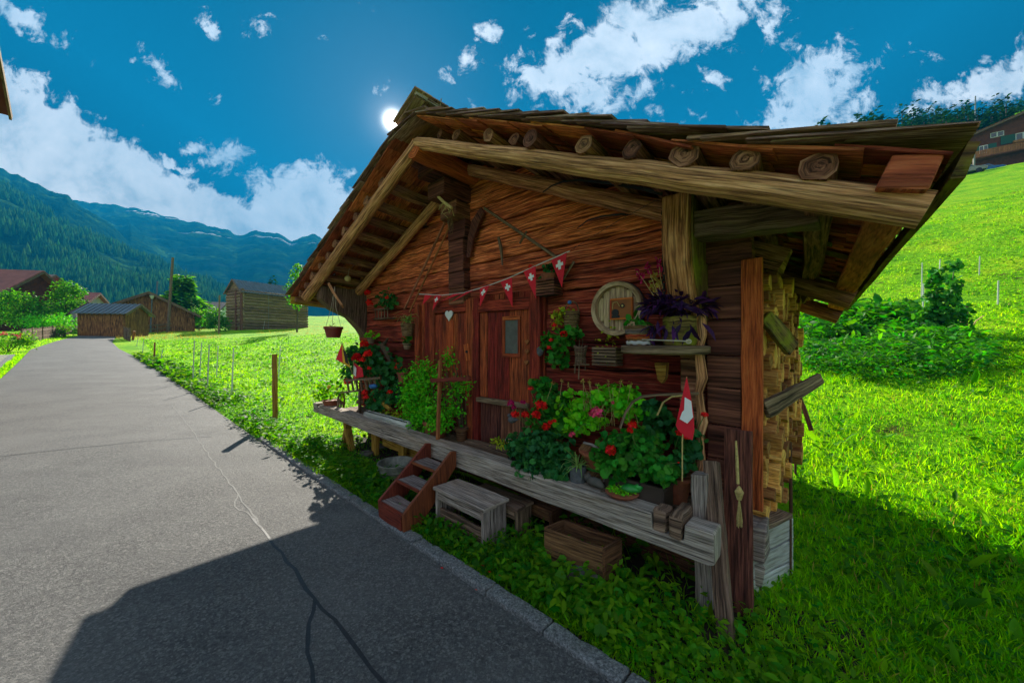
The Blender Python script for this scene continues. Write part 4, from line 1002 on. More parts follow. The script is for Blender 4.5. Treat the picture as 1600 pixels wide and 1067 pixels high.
b = B(); b.board(C_+dA*.03+back*.15+Vector((0, 0, .30)), C_+dA*.05+back*.17+Vector((0, 0, .62)), V3, .05, .035, 4, .004); tag(b.build('upright_slat', 'greyd', bevel=.004, org=C_), 'short brown slat standing at the outer corner of the pale plank bin', 'slat')

# ---------------------------------------------------------------- things on the wall
tw = TW-.03
# long handled tools on the left of the gable
g = thing('hay_rake', 'long pale wooden rake handle with straw bundle left of the middle log ends', 'rake', T(632, 483, tw-.03))
b = B(); b.tube([T(632, 483, tw-.03), T(703, 330, tw-.12)], .014, 8, .001); b.build('handle', 'pole', g)
b = B(); b.tube([T(683, 305, .25), T(694, 316, .22), T(706, 325, .22)], [.016, .017, .016], 8, .002); b.build('head', 'straw', g)
b = B()
for i in range(12): q = T(696+random.uniform(-6, 10), 322+random.uniform(-4, 4), .24); b.tube([q, q+rv(.05)-Vector((0, 0, .02)), q+rv(.07)-Vector((0, 0, .05))], .003, 4)
b.build('straw_tie', 'straw', g)
b = B(); b.tube([T(640, 487, tw-.02), T(705, 348, tw-.07)], .011, 7, .001); tag(b.build('tool_handle', 'orange', org=T(640, 487, tw)), 'thinner reddish wooden stick leaning beside the pale rake handle', 'stick')
g = thing('rope_coil', 'coil of thin brown rope hanging on the middle log ends', 'rope', T(703, 340, .40)); b = B()
for i in range(4):
    c0 = T(702+i, 342+i*4, .40); b.tube([c0+U3*(.035*math.cos(a*.7))+Vector((0, 0, .085*math.sin(a*.7))) for a in range(10)], .0035, 5)
b.build('coil', 'wicker', g)
# dark curved plank and cross stick on the gable
pts = [(752, 324), (757, 332), (748, 352), (740, 375), (735, 402), (730, 402), (732, 372), (738, 345)]
b = B(); b.prism([T(x, y, tw-.02) for x, y in pts], .03, V3); tag(b.build('scythe_snath', 'dark', bevel=.004, org=T(740, 350, tw)), 'dark curved wooden blade shaped board on the wall beside the middle log ends', 'tool')
g = thing('hay_rake', 'slanting grey wooden handle with a cross peg on the gable wall above the pennants', 'rake', T(757, 325, tw-.03))
b = B(); b.tube([T(757, 325, tw-.03), T(870, 402, tw-.03)], .015, 8, .0015); b.build('handle', 'greyd', g)
b = B(); b.tube([T(823, 361, tw-.045), T(812, 380, tw-.045)], .010, 6, .001); b.build('peg', 'greyd', g)
b = B(); b.tube([T(897, 408, tw-.03), T(878, 440, tw-.03)], [.012, .008], 6, .001); b.build('tip', 'greyd', g)
b = B(); b.tube([T(779, 371, tw-.02), T(783, 388, tw-.02), T(785, 414, tw-.02)], [.016, .020, .010], 7, .002); tag(b.build('wooden_peg', 'greyd', org=T(779, 371, tw)), 'short brown wooden peg on the gable wall under the slanting handle', 'peg')
# scythes under the eave
def scythe(label, pix, t, wd, mat='iron'):
    b = B(); P = [T(x, y, t) for x, y in pix]; up_ = [q+Vector((0, 0, wd*k)) for q, k in zip(P, np.linspace(.25, 1, len(P)))]
    b.prism(P+up_[::-1], .006, V3); return tag(b.build('scythe', mat, org=P[0]), label, 'scythe')
scythe('pale curved scythe blade hooked over the pole under the right gable', [(848, 301), (862, 291), (880, 285), (905, 283), (950, 288), (1000, 297), (1035, 306)], .32, .03)
scythe('dark curved scythe blade lying flat against the wall lower under the eave', [(902, 357), (918, 345), (940, 339), (970, 336), (1000, 336), (1032, 335)], tw-.02, .025)
# bunting
g = thing('pennant_string', 'white string of red pennants with white crosses across the gable above both doors', 'bunting', T(655, 459, .50))
sp = [(655, 459), (690, 461), (725, 457), (760, 447), (795, 434), (830, 418), (860, 405), (890, 392)]
b = B(); b.tube([T(x, y, .47) for x, y in sp], .005, 6); b.build('string', 'white', g)
b = B(); b.tube([T(890, 392, .47), T(965, 345, .30), T(1030, 310, .2)], .002, 5); b.build('tie_line', 'iron', g)
def penn(pa, pb, pc, t, cross=True, bend=.0):
    a, b_, c_ = T(*pa, t), T(*pb, t), T(*pc, t-bend); e = (b_-a).normalized(); nrm = e.cross((c_-a)).normalized()
    bb = B(); bb.prism([a, b_, c_], .003, nrm); o = bb.build('pennant', 'flagr', g)
    if cross:
        ctr = (a+b_+c_)/3 + ((a+b_)/2-c_)*.06; dn = (c_-(a+b_)/2).normalized(); L = (b_-a).length*.22; w_ = L*.36
        for k in (-1, 1):
            bb = B(); n_ = nrm*(.004*k)
            bb.prism([ctr+n_+e*L*i+dn*w_*j for i, j in ((-1, -1), (1, -1), (1, 1), (-1, 1))], .0012, nrm)
            bb.prism([ctr+n_*1.4+e*w_*i+dn*L*j for i, j in ((-1, -1.05), (1, -1.05), (1, 1.05), (-1, 1.05))], .0012, nrm); bb.build('white_cross', 'flagw', o)
penn((664, 460), (675, 461), (660, 476), .46, False); penn((679, 461), (690, 461), (676, 485), .46); penn((708, 459), (722, 458), (690, 470), .45, False); penn((728, 456), (740, 453), (704, 472), .45, False)
penn((750, 450), (765, 445), (750, 479), .46); penn((782, 440), (800, 433), (801, 480), .46); penn((818, 424), (837, 415), (838, 467), .46); penn((861, 406), (886, 394), (878, 449), .46)
# hearts and plate
heart(2.96, 1.905, .15, TW-.085, 'heart_plate', 'white', D2)
for (x, y) in ((825, 534), (825, 549), (824, 566)):
    P = T(x, y, TW-.07); s_, t_ = st(P); heart(s_, P.z, .055, TW-.085, 'heart_ornament', 'orange', CAB)
b = B(); b.board(T(729, 537, tw-.05), T(732, 563, tw-.05), V3, .09, .02, 2); lk = b.build('lock_plate', 'red', CAB, bevel=.003)
b = B(); b.tube([T(729, 549, tw-.08), T(729, 549, tw-.05)], .016, 8); b.build('keyhole', 'iron', lk)
# barrel end with a framed picture
C0 = T(966, 482, TW-.045)
g = thing('barrel_lid', 'round pale wooden barrel end hung on the log wall behind the hanging shelf', 'barrel end', C0); rb = .215
b = B(); b.lathe(C0, [(rb*.80, -.01), (rb*.84, .05), (rb, .055), (rb, -.03), (rb*.8, -.03), (rb*.8, -.01)], 40, -V3, cap=False); b.build('rim', 'oak', g, smooth=False, bevel=.003)
b = B()
for i in range(7):
    x0 = -rb*.82+rb*1.64*i/7; x1 = x0+rb*1.64/7-.003; hA = math.sqrt(max(0, (rb*.82)**2-((x0+x1)/2)**2))
    b.board(C0+U3*(x0+x1)/2-Z3*hA+V3*.0, C0+U3*(x0+x1)/2+Z3*hA, V3, x1-x0, .02, 3, .0008)
b.build('stave', 'oak', g)
b = B(); b.lathe(C0+V3*.02, [(rb+.002, .0), (rb+.006, .002), (rb+.006, .028), (rb+.002, .03)], 40, -V3, cap=False); b.build('hoop', 'iron', g)
PC = T(971, 482, TW-.085)
g = thing('framed_picture', 'small orange brown framed picture fixed on the pale barrel end', 'picture', PC)
b = B(); b.board(PC+U3*.085, PC-U3*.085, Z3, .012, .155, 1); b.build('panel', 'orange', g)
b = B()
for k in (-1, 1):
    b.board(PC+U3*.092+Z3*.078*k, PC-U3*.092+Z3*.078*k, Z3, .02, .012, 1); b.board(PC+U3*.088*k-Z3*.072, PC+U3*.088*k+Z3*.072, U3, .02, .012, 1)
b.build('frame', 'red', g)
b = B(); q = PC-V3*.012
b.lathe(q+U3*.045-Z3*.03, [(.001, 0), (.03, 0.001), (.03, .003)], 14, -V3); b.lathe(q-U3*.015+Z3*.022, [(.001, 0), (.018, .001), (.018, .003)], 12, -V3)
b.board(q+U3*.075-Z3*.06, q+U3*.01-Z3*.06, Z3, .003, .02, 1); b.build('dark_motif', 'iron', g)
b = B(); b.lathe(q-U3*.015+Z3*.022-V3*.003, [(.001, 0), (.009, .001), (.009, .002)], 12, -V3); b.tube([q+U3*.07+Z3*.0, q+U3*.065+Z3*.05, q+U3*.03+Z3*.055, q+U3*.01+Z3*.02], .004, 5); b.build('pale_motif', 'straw', g)
# hanging half round shelf with chain
SC = W(.41, .40, 1.545)
g = thing('hanging_shelf', 'round dark grey wooden shelf hung from an iron chain beside the right console', 'shelf', SC)
b = B(); b.lathe(SC-Z3*.028, [(.27, 0), (.285, .008), (.285, .05), (.27, .056), (.005, .056)], 36, Z3, xs=1.0); b.build('board', 'greyd', g, bevel=.004)
b = B(); p0, p1 = T(1036, 322, .33), T(1038, 470, .36); k = 22
for i in range(k):
    c0 = p0.lerp(p1, (i+.5)/k); L = (p1-p0).length/k*.72; ax = U3 if i % 2 else V3
    b.tube([c0+ax*math.cos(a)*.010+Z3*math.sin(a)*L for a in np.linspace(0, 2*math.pi, 9)], .0042, 5, cap=False)
b.build('chain', 'iron', g)
b = B(); b.prism([T(1024, 566, .45), T(1044, 566, .45), T(1042, 590, .45), T(1036, 599, .45), T(1029, 592, .45)], .05, V3); tag(b.build('wall_vase', 'yell', bevel=.006, org=T(1035, 580, .45)), 'small tapering yellow brown wooden wall vase under the hanging shelf', 'vase')
ST = SC.z+.028
# wicker basket and wooden pot on the shelf
P = T(999, 534, .32); P = Vector((P.x, P.y, ST)); rr = .093
g = thing('wicker_basket', 'round wicker basket with a red band and leafy green plant on the hanging shelf', 'basket', P)
b = B(); b.lathe(P, [(rr*.82, 0), (rr*.9, .05), (rr*1.0, .13), (rr*.95, .13), (rr*.8, .1), (.01, .1)], 24, jit=.0015); b.build('body', 'wicker', g)
for i, (z, m_) in enumerate(((.012, 'white'), (.022, 'white'), (.05, 'red'), (.066, 'red'), (.09, 'tread'), (.104, 'tread'), (.118, 'wicker'), (.130, 'wicker'))):
    b = B(); q = rr*(.84+z*1.25)
    b.tube([P+Vector((math.cos(a)*q, math.sin(a)*q, z+.003*math.sin(a*9))) for a in np.linspace(0, 2*math.pi, 33)], .0085, 5, .002, cap=False); b.build('weave', m_, g)
foliage('foliage', g, [(P+Z3*.15+U3*.02, .08, .07, .05)], 26, 'oval', .085, 'ger', org=P)
P = T(1062, 536, .38); P = Vector((P.x, P.y, ST)); rr = .105
g = thing('purple_plant', 'bushy dark purple trailing plant in a barky wooden pot on the hanging shelf', 'potted plant', P)
b = B(); b.lathe(P, [(rr*.95, 0), (rr, .03), (rr*.98, .19), (rr*.85, .19), (rr*.8, .15), (.01, .15)], 16, jit=.006); b.build('pot', 'moss', g)
Pc = T(1060, 480, .36); k = kpx(Pc); N = 330
d_ = unit(N); d_[:, 2] = d_[:, 2]*.55+.12; pos = np.array(Pc)+d_*np.array([46*k, .16, 26*k])*rng.random(N)[:, None]**.5*np.array([1.1, .8, 1])
nr = unit(N)*.6+np.array([0, -.2, .7]); fw = d_+rng.normal(size=(N, 3))*.45
sz = rng.uniform(.07, .125, N); scatter('foliage', 'oval', pos, frames(nr, fw), np.stack([sz*.42, sz, sz], 1), 'purple', g)
pos = np.array([T(1000+random.uniform(0, 100), 500+random.uniform(0, 16), .28) for _ in range(20)]); nr = unit(20)*.7+np.array([0, -.7, .3]); fw = unit(20)*.6+np.array([0, 0, -1.]); sz = rng.uniform(.07, .15, 20)
scatter('trailing_leaf', 'oval', pos, frames(nr, fw), np.stack([sz*.4, sz, sz], 1), 'purple', g)
spk = [(995, 423, 1), (1011, 412, 1), (1029, 404, 1), (1044, 400, 0), (1054, 420, 0), (1075, 416, 1), (1022, 425, 0), (1062, 442, 0), (1014, 440, 0), (1079, 425, 0)]
b = B(); tips = []
for x, y, c_ in spk:
    q = T(x, y, .36); ba = T(1058+(x-1050)*.35+12*(x < 1030)*-1, 470, .36); b.tube([ba, ba.lerp(q, .6)+rv(.01), q], [.003, .0025, .002], 5); tips.append((q, (ba-q).normalized(), c_))
b.build('stalk', 'straw', g)
for q, dn, c_ in tips:
    NN = 34; kk = rng.random(NN); pos = np.array(q)+np.outer(kk*(.085 if c_ else .10), np.array(dn))+rng.normal(size=(NN, 3))*.0055
    scatter('flower_spike', 'petal', pos, frames(unit(NN), unit(NN)), rng.uniform(.018, .03, NN), 'magp' if c_ else 'dry', g)
b = B(); b.tube([T(1003, 530, .13), T(1030, 531, .125), T(1060, 532, .12), T(1078, 533, .13)], .004, 5); b.tube([T(1076+4*math.cos(a), 533+3*math.sin(a), .13) for a in np.linspace(0, 6.28, 10)], .004, 5); tag(b.build('tied_cord', 'cord', org=T(1040, 532, .12)), 'pale cord tied along the front edge of the hanging shelf', 'cord')

# wall crate, hanging baskets, wall geraniums
def slat_box(label, x, y, wpx, hpx, t, dep, mat='greyd', cat='basket', plantm=None, Nn=60, ksz=.05, pr=(1, .7), kind_='oval', n=6):
    P = T(x, y, t); k = kpx(P); du = abs(U[0]-P.x/P.y*U[1]); hw = wpx*k/du/2; hh = hpx*k
    g = thing('slatted_basket', label, cat, P)
    for i in range(n):
        z = -hh/2+hh*(i+.5)/n; b = B()
        for (a, c_) in (((-hw, -dep/2), (hw, -dep/2)), ((hw, -dep/2), (hw, dep/2)), ((-hw, dep/2), (-hw, -dep/2))):
            b.board(P+U3*a[0]+V3*a[1]+Z3*z, P+U3*c_[0]+V3*c_[1]+Z3*z, Z3, .008, hh/n*.62, 1, .001)
        b.build('slat', mat, g)
    b = B(); b.board(P+U3*hw-Z3*hh*.46, P-U3*hw-Z3*hh*.46, Z3, dep-.01, .006, 1); b.board(P+U3*hw*.98-Z3*hh*.0, P-U3*hw*.98, Z3, dep*.7, hh*.7, 1); b.build('inner_pot', 'soil', g)
    if plantm: foliage('foliage', g, [(P+Z3*hh*.75, hw*pr[0], dep*.5, hh*pr[1])], Nn, kind_, ksz, plantm)
    return g
g = slat_box('dark slatted hanging basket with a small geranium above the door frame', 858, 449, 28, 26, .50, .13, 'dark', plantm='gerdk', Nn=50, kind_='round', pr=(.9, .8))
b = B(); b.lathe(T(858, 433, .49)-Z3*.03, [(.06, 0), (.075, .05), (.08, .06), (.06, .06)], 16); b.build('pot', 'terra', g); flower(g, T(829, 417, .48), .03, 'petal', 20); 
slat_box('brown slatted hanging basket with yellow green sprouts below the barrel end', 949, 556, 36, 30, .50, .12, 'greyd', plantm='yellf', Nn=46, pr=(.9, 1.0), ksz=.035)
for sx in (610,): pass
P = T(893, 498, .50)
g = thing('wicker_basket', 'small pale wicker hanging basket with a handle and trailing yellow green plant', 'basket', P)
b = B(); b.lathe(P-Z3*.075, [(.055, 0), (.075, .14), (.068, .14), (.05, .1), (.005, .1)], 18, jit=.002)
for i in range(7):
    q = .056+.0028*i; b.tube([P+Vector((math.cos(a)*q, math.sin(a)*q, -.07+.021*i)) for a in np.linspace(0, 6.283, 19)], .007, 5, .002, cap=False)
b.build('body', 'wicker', g); b = B(); b.tube([P+U3*.07*math.cos(a)+Z3*(.065+.09*math.sin(a)) for a in np.linspace(0, math.pi, 11)], .006, 6); b.build('handle', 'wicker', g)
foliage('foliage', g, [blob(880, 487, 16, 9, .45, .06), blob(872, 500, 8, 16, .45, .05)], 110, 'oval', .04, 'yellf')
b = B(); b.ball(T(890, 472, .45), .018, seg=8, rings=6); b.build('blue_ornament', 'bluep', g)
geranium('red flowered geranium growing on the wall right of the right door frame', T(880, 535, .45), [blob(872, 530, 24, 22, .45, .08), blob(893, 520, 20, 14, .46, .07), blob(870, 560, 20, 18, .45, .08), blob(858, 535, 14, 14, .44, .07)], 260, 'ger', FL([(866, 508, 5), (881, 522, 7), (861, 531, 4), (858, 543, 4.5)], .38), lsize=.05)
P = T(907, 552, .48)
g = thing('twig_basket', 'small cone shaped basket of woven twigs on a three legged frame against the wall', 'basket', P)
b = B()
for i in range(6): q = .05-.004*i; b.tube([P+Vector((math.cos(a)*q, math.sin(a)*q, .05-.022*i)) for a in np.linspace(0, 6.283, 15)], .008, 5, .003, cap=False)
for i in range(12): a = i*.52; b.tube([P+Vector((math.cos(a)*.03, math.sin(a)*.03, -.09)), P+Vector((math.cos(a)*.055, math.sin(a)*.055, .07+.06*(i in (2, 3)))) ], .004, 5)
b.build('body', 'greyd', g)
for (x0, y0, x1, y1) in ((900, 555, 898, 583), (915, 560, 914, 578), (905, 563, 904, 592)): 
    b = B(); b.tube([T(x0, y0, .45), T(x1, y1, .44)], .005, 5); b.build('leg', 'greyd', g)
b = B(); b.tube([T(896, 570, .43), T(921, 569, .43)], .005, 5); b.build('rung', 'greyd', g)
b = B(); P = T(844, 548, .5); b.ball(P, .035, .025, .045, 8, 6, .12); tag(b.build('wall_ornament', 'grpot', org=P), 'small dark grey lump of an ornament hung beside the red wall geranium', 'ornament')
# left part of the wall
geranium('geranium with two red blooms in a wall shelf under the left console', T(600, 476, .48), [blob(601, 466, 17, 14, .47, .07), blob(608, 474, 10, 10, .47, .06)], 130, 'gerdk', FL([(574, 457, 6), (577, 473, 6.5), (605, 465, 4)], .42), lsize=.055)
P = T(601, 489, .52); g = thing('wall_shelf', 'small grey wall shelf with turned rails below the geranium on the left wall', 'shelf', P); k = kpx(P)
b = B(); b.board(P+U3*.20+Z3*.06, P-U3*.20+Z3*.06, Z3, .13, .02, 2); b.build('shelf_board', 'greyd', g)
b = B(); b.board(P+U3*.20-Z3*.08, P-U3*.20-Z3*.08, Z3, .13, .02, 2); b.build('shelf_board', 'greyd', g)
for i in range(5): b = B(); q = P+U3*(.18-.09*i)-V3*.05; b.tube([q-Z3*.07, q+Z3*.05], .007, 6); b.build('rail', 'greyd', g)
P = T(637, 513, .47); g = thing('spider_plant', 'pale striped spider plant in a woven wall pot left of the left door', 'spider plant', P)
b = B(); b.lathe(P-Z3*.10, [(.07, 0), (.085, .13), (.10, .17), (.085, .17), (.01, .15)], 18, jit=.003); b.build('pot', 'wicker', g)
def straps(parent, c, N, ln, wd, mat, spread=1.0):
    d_ = unit(N); d_[:, 2] = np.abs(d_[:, 2])*.8+.25; d_ /= np.linalg.norm(d_, axis=1, keepdims=True); hor = d_*np.array([1, 1, .25]); hor /= np.linalg.norm(hor, axis=1, keepdims=True)
    L = rng.uniform(.6, 1.2, N)*ln; nr = np.array([0, 0, 1.])-hor*.1
    scatter('foliage', 'strap', np.tile(np.array(c), (N, 1))+rng.normal(size=(N, 3))*.012, frames(np.tile([0, 0, 1.], (N, 1))+rng.normal(size=(N, 3))*.25, hor*spread+np.array([0, 0, .25])), np.stack([np.full(N, wd), L, L*rng.uniform(.5, 1.3, N)], 1), mat, parent)
straps(g, P+Z3*.08, 44, .2, .014, 'spider')
g = geranium('small wall pot with a few green leaves high on the left wall', T(580, 527, .5), [blob(581, 522, 10, 6, .5, .05)], 26, 'gerlt', [], 'potted plant', 'wall_plant', ptfn=lambda g: pot(g, T(580, 536, .5), .06, .09, 'greyd'))
g = geranium('tiny potted plant in a grey wall holder beside the left door frame', T(636, 540, .5), [blob(636, 530, 7, 9, .5, .05)], 24, 'ger', [], 'potted plant', 'wall_plant', ptfn=lambda g: pot(g, T(636, 545, .5), .055, .08, 'greyd'))
P = T(602, 548, .48); b = B(); b.tube([T(588, 545, .45), T(598, 540, .45), T(606, 528, .44)], [.05, .035, .012], 7, .008); b.tube([T(598, 538, .46), T(606, 552, .46), T(612, 566, .47)], [.05, .045, .03], 7, .01); tag(b.build('driftwood', 'bark', org=P), 'knotty brown piece of driftwood hung on the left wall above geraniums', 'driftwood')
# hanging pot
P = T(521, 519, -.02); k = kpx(P)
g = thing('hanging_pot', 'red brown plastic flower pot hanging on strings from the left console', 'hanging pot', P)
b = B(); r_ = 13.5*k; b.lathe(P-Z3*8*k, [(r_*.72, 0), (r_*.95, 13*k), (r_*1.05, 13*k), (r_*1.05, 17*k), (r_*.9, 17*k), (.01, 14*k)], 24); b.build('pot', 'redplastic', g, bevel=.002)
b = B(); top = T(523, 447, -.02)
for (x, y) in ((509, 511), (533, 511), (519, 511)): b.tube([top, T(521+(x-521)*.3, 480, -.02), T(x, y, -.02)], .003, 5)
b.build('string', 'cord', g)
foliage('foliage', g, [(P+Z3*10*k+U3*.05, .05, .05, .02)], 14, 'small', .04, 'dry', org=P, free=True)
b = B(); P = T(543.5, 435, .1); b.ball(P, .045, seg=14, rings=10); o_ = thing('hanging_ball', 'small yellow brown ball hanging on a thread under the left roof', 'ornament', P); b.build('ball', 'straw', o_, smooth=True); b = B(); b.tube([P+Z3*.04, T(546, 418, .1)], .002, 4); b.build('thread', 'cord', o_)
b = B(); b.tube([T(514, 443, -.10), T(520, 455, -.1), T(527, 466, -.08), T(534, 476, -.05), T(536, 480, -.02)], [.02, .018, .016, .016, .012], 7, .003); tag(b.build('curved_branch', 'pole', org=T(514, 443, -.1)), 'bent yellowish branch hooked over the front of the left console', 'branch')

# ---------------------------------------------------------------- on the porch, from left to right
def PZ(x, t, z): P = T(x, 600, t); return Vector((P.x, P.y, z))
# far end bowl planter
P = T(517, 624, .12); P = Vector((P.x, P.y, .575))
g = geranium('leafy green plant in a shallow terracotta bowl at the far end of the porch beam', P, [blob(516, 607, 22, 11, .12, .14), blob(505, 613, 12, 9, .1, .1)], 200, 'weed', [], 'potted plant', 'leafy_plant', lsize=.07, kind_='oval', ptfn=lambda g: pot(g, P, .12, .11, 'terra'))
b = B(); b.ball(T(514, 604, .02), .03, seg=8, rings=6); b.build('yellow_bloom', 'flagy', g)
# bear pennant: red and black with a yellow band
g = thing('canton_flag', 'hanging triangular flag in red and black with a yellow diagonal band', 'flag', T(534, 540, .0))
b = B(); b.prism([T(534, 537, 0), T(525, 561, -.02), T(536, 567, 0)], .004, V3); b.build('red_field', 'flagr', g)
b = B(); b.prism([T(534, 537, -.006), T(536, 567, -.006), T(547, 574, -.006), T(546, 569, -.006), T(537, 545, -.006)], .004, V3); b.build('yellow_band', 'flagy', g)
b = B(); b.prism([T(536, 545, -.012), T(540, 566, -.012), T(545, 569, -.012), T(542, 558, -.012), T(544, 557, -.012), T(539, 549, -.012)], .004, V3); b.build('black_emblem', 'flagk', g)
b = B(); b.tube([T(534, 535, 0), T(538, 545, .02), T(556, 600, .15)], .005, 5); b.build('stick', 'straw', g)
# cart with geraniums
P = W(4.55, .32, .52)
CW = thing('flower_cart', 'small grey wooden hay cart with spoked wheels loaded with red geraniums', 'cart', P)
def wheel(c, r, nrm, par):
    rim = B(); nrm = Vector(nrm).normalized(); a1 = Z3; a2 = nrm.cross(a1).normalized(); k = 26
    rim.tube([c+(a1*math.cos(2*math.pi*i/k)+a2*math.sin(2*math.pi*i/k))*r for i in range(k+1)], .016, 6, cap=False)
    o = rim.build('wheel', 'greyd', par)
    sp_ = B()
    for i in range(8): a = 2*math.pi*i/8+.2; sp_.tube([c, c+(a1*math.cos(a)+a2*math.sin(a))*r], .008, 5)
    sp_.build('spoke', 'greyd', o); hb = B(); hb.tube([c-nrm*.045, c+nrm*.045], .03, 10); hb.build('hub', 'greyd', o)
wheel(T(562, 627, .20), .175, W(0, 1, 0)-W(.5, 0, 0), CW); wheel(T(574, 628, .33), .165, W(0, 1, 0)-W(.5, 0, 0), CW); wheel(T(533, 628, .22), .16, W(.2, 1, 0)-W(1.0, 0, 0), CW)
b = B(); b.board(T(541, 612, .22), T(590, 606, .36), Z3, .3, .025, 4, .003); b.build('cart_bed', 'greyd', CW)
for i in range(7):
    x = 545+i*7; b = B(); b.board(T(x, 610-i*.7, .16), T(x-3, 593-i*.7, .12), V3, .035, .018, 1); b.build('cart_slat', 'greyd', CW)
b = B(); b.board(T(540, 594, .11), T(592, 590, .12), Z3, .03, .03, 2); b.build('top_rail', 'greyd', CW)
b = B(); b.tube([T(575, 596, .3), T(622, 594, .45)], .012, 6); b.build('shaft', 'greyd', CW)
geranium('tall dark green geranium bush with many red blooms standing in the hay cart', W(4.6, .35, .85), [blob(590, 570, 30, 30, .36, .14), blob(575, 555, 22, 24, .40, .12), blob(605, 585, 22, 22, .40, .12), blob(545, 580, 14, 20, .25, .10), blob(550, 552, 14, 13, .3, .1)], 620, 'gerdk', FL([(569, 538, 8), (575, 553, 8), (557, 559, 9), (567, 562, 5), (577, 575, 4), (543, 596, 7)], .2), lsize=.075)
geranium('low dark geranium with red blooms beneath the hay cart and by its wheels', W(4.1, .3, .60), [blob(592, 622, 22, 18, .28, .12), blob(612, 615, 16, 18, .36, .1), blob(585, 632, 14, 10, .22, .1)], 260, 'gerdk', FL([(570, 613, 6), (572, 620, 5), (609, 612, 5)], .16), lsize=.07)
# small swiss flag on the cart
g = thing('small_flag', 'crumpled red and white cloth flag among red geraniums of the hay cart', 'flag', T(556, 575, .1))
b = B(); b.prism([T(553, 566, .12), T(566, 575, .10), T(568, 588, .12), T(558, 590, .10), T(553, 592, .12)], .005, V3); b.build('red_cloth', 'flagr', g)
b = B(); b.prism([T(553, 570, .10), T(557, 575, .09), T(556, 588, .095), T(552.5, 584, .11)], .004, V3); b.build('white_cloth', 'flagw', g)
b = B(); b.tube([T(552, 562, .12), T(554, 600, .15)], .006, 5); b.build('stick', 'straw', g)
P = T(583, 603, .1); b = B(); b.ball(P, .06, .04, .03, 10, 6, .06); tag(b.build('blue_watering_can', 'bluep', org=P), 'small blue tin vessel tucked between the hay cart and dark geraniums', 'can')
# bark trough
A_, C_ = T(574, 646, .17), T(640, 668, .17); A_.z = C_.z = .60
g = thing('bark_trough', 'long pale half round trough with a row of dark slots along the porch beam', 'planter', (A_+C_)/2)
b = B(); b.tube([A_.lerp(C_, i/10) for i in range(11)], .062, 14, .002); b.build('body', 'pale', g, smooth=True)
b = B()
for i in range(30):
    q = A_.lerp(C_, (i+.5)/30)+Z3*.052-V3*.03; b.board(q-U3*.010, q+U3*.010, Z3, .012, .014, 1)
b.build('slot', 'iron', g)
foliage('foliage', g, [((A_+C_)/2+Z3*.06+V3*.08, .5, .06, .05)], 150, 'small', .035, 'yellf', org=A_)
P = T(600, 632, .3); b = B(); b.tube([T(592, 628, .28), T(598, 630, .28), T(610, 638, .28)], [.02, .03, .022], 8, .004); b.ball(T(596, 626, .28), .035, seg=9, rings=7, jit=.05); tag(b.build('root_ornament', 'yell', org=P), 'yellowish carved root lying between the cart wheel and the box bush', 'ornament')
P = W(3.62, .50, .86)
g = geranium('single red bloom in a small terracotta pot left of the box bush', P, [blob(628, 580, 9, 8, .45, .06)], 40, 'gerdk', FL([(622, 573, 7)], .38), ptfn=lambda g: pot(g, T(629, 597, .44)-Z3*.0, .07, .14, 'terra'))
# box bush and thinner shrub
P = W(2.95, .32, .50)
BX = thing('box_bush', 'dense bright green small leaved bush growing on the porch left of the wooden cross', 'bush', P)
foliage('foliage', BX, [blob(652, 610, 26, 42, .30, .15), blob(662, 585, 20, 26, .34, .13), blob(668, 640, 34, 30, .26, .16), blob(655, 655, 26, 18, .24, .14), blob(680, 660, 22, 14, .22, .12), blob(640, 625, 16, 26, .3, .12)], 3600, 'small', .044, 'box', up=.35, shell=.55)
b = B()
for i in range(16): q = P+Vector((random.uniform(-.2, .2), random.uniform(-.1, .1), random.uniform(.2, .75))); b.tube([P+rv(.04), (P+q)/2+rv(.04), q], [.008, .006, .003], 5)
b.build('branch', 'bark', BX); pot(BX, P-Z3*.0, .15, .2, 'terra')
P = W(2.62, .46, .5)
g = thing('box_bush', 'thin sparse green shrub in front of the door post right of the wooden cross', 'bush', P)
foliage('foliage', g, [blob(700, 560, 14, 22, .44, .07), blob(712, 610, 20, 26, .42, .09), blob(722, 598, 16, 10, .40, .07), blob(708, 640, 20, 20, .4, .09)], 620, 'small', .042, 'box', up=.35, shell=.7)
b = B()
for i in range(14): q = T(random.uniform(690, 728), random.uniform(545, 640), .44); b.tube([P+rv(.03), (P+q)/2+rv(.05), q], [.007, .005, .003], 5)
b.build('branch', 'bark', g)
# wooden cross
P = ZP(684, 676, .56); P = W(2.70, .10, .52)
b0 = T(684, 678, .10); b1 = T(688, 562, .10)
g = thing('wooden_cross', 'plain red brown wooden cross standing on the porch in front of the box bush', 'cross', b0)
b = B(); b.board(b0-Z3*.05, b1, V3, .032, .032, 5, .001); b.build('upright', 'orange', g, bevel=.003)
b = B(); b.board(T(674, 594, .08), T(735, 591, .08), Z3, .03, .042, 4, .001); o_ = b.build('arm', 'step', g, bevel=.003)
b = B(); b.board(T(731, 586, .08)-V3*.0, T(731, 595, .08), V3, .03, .034, 1); b.build('arm_end', 'step', o_)
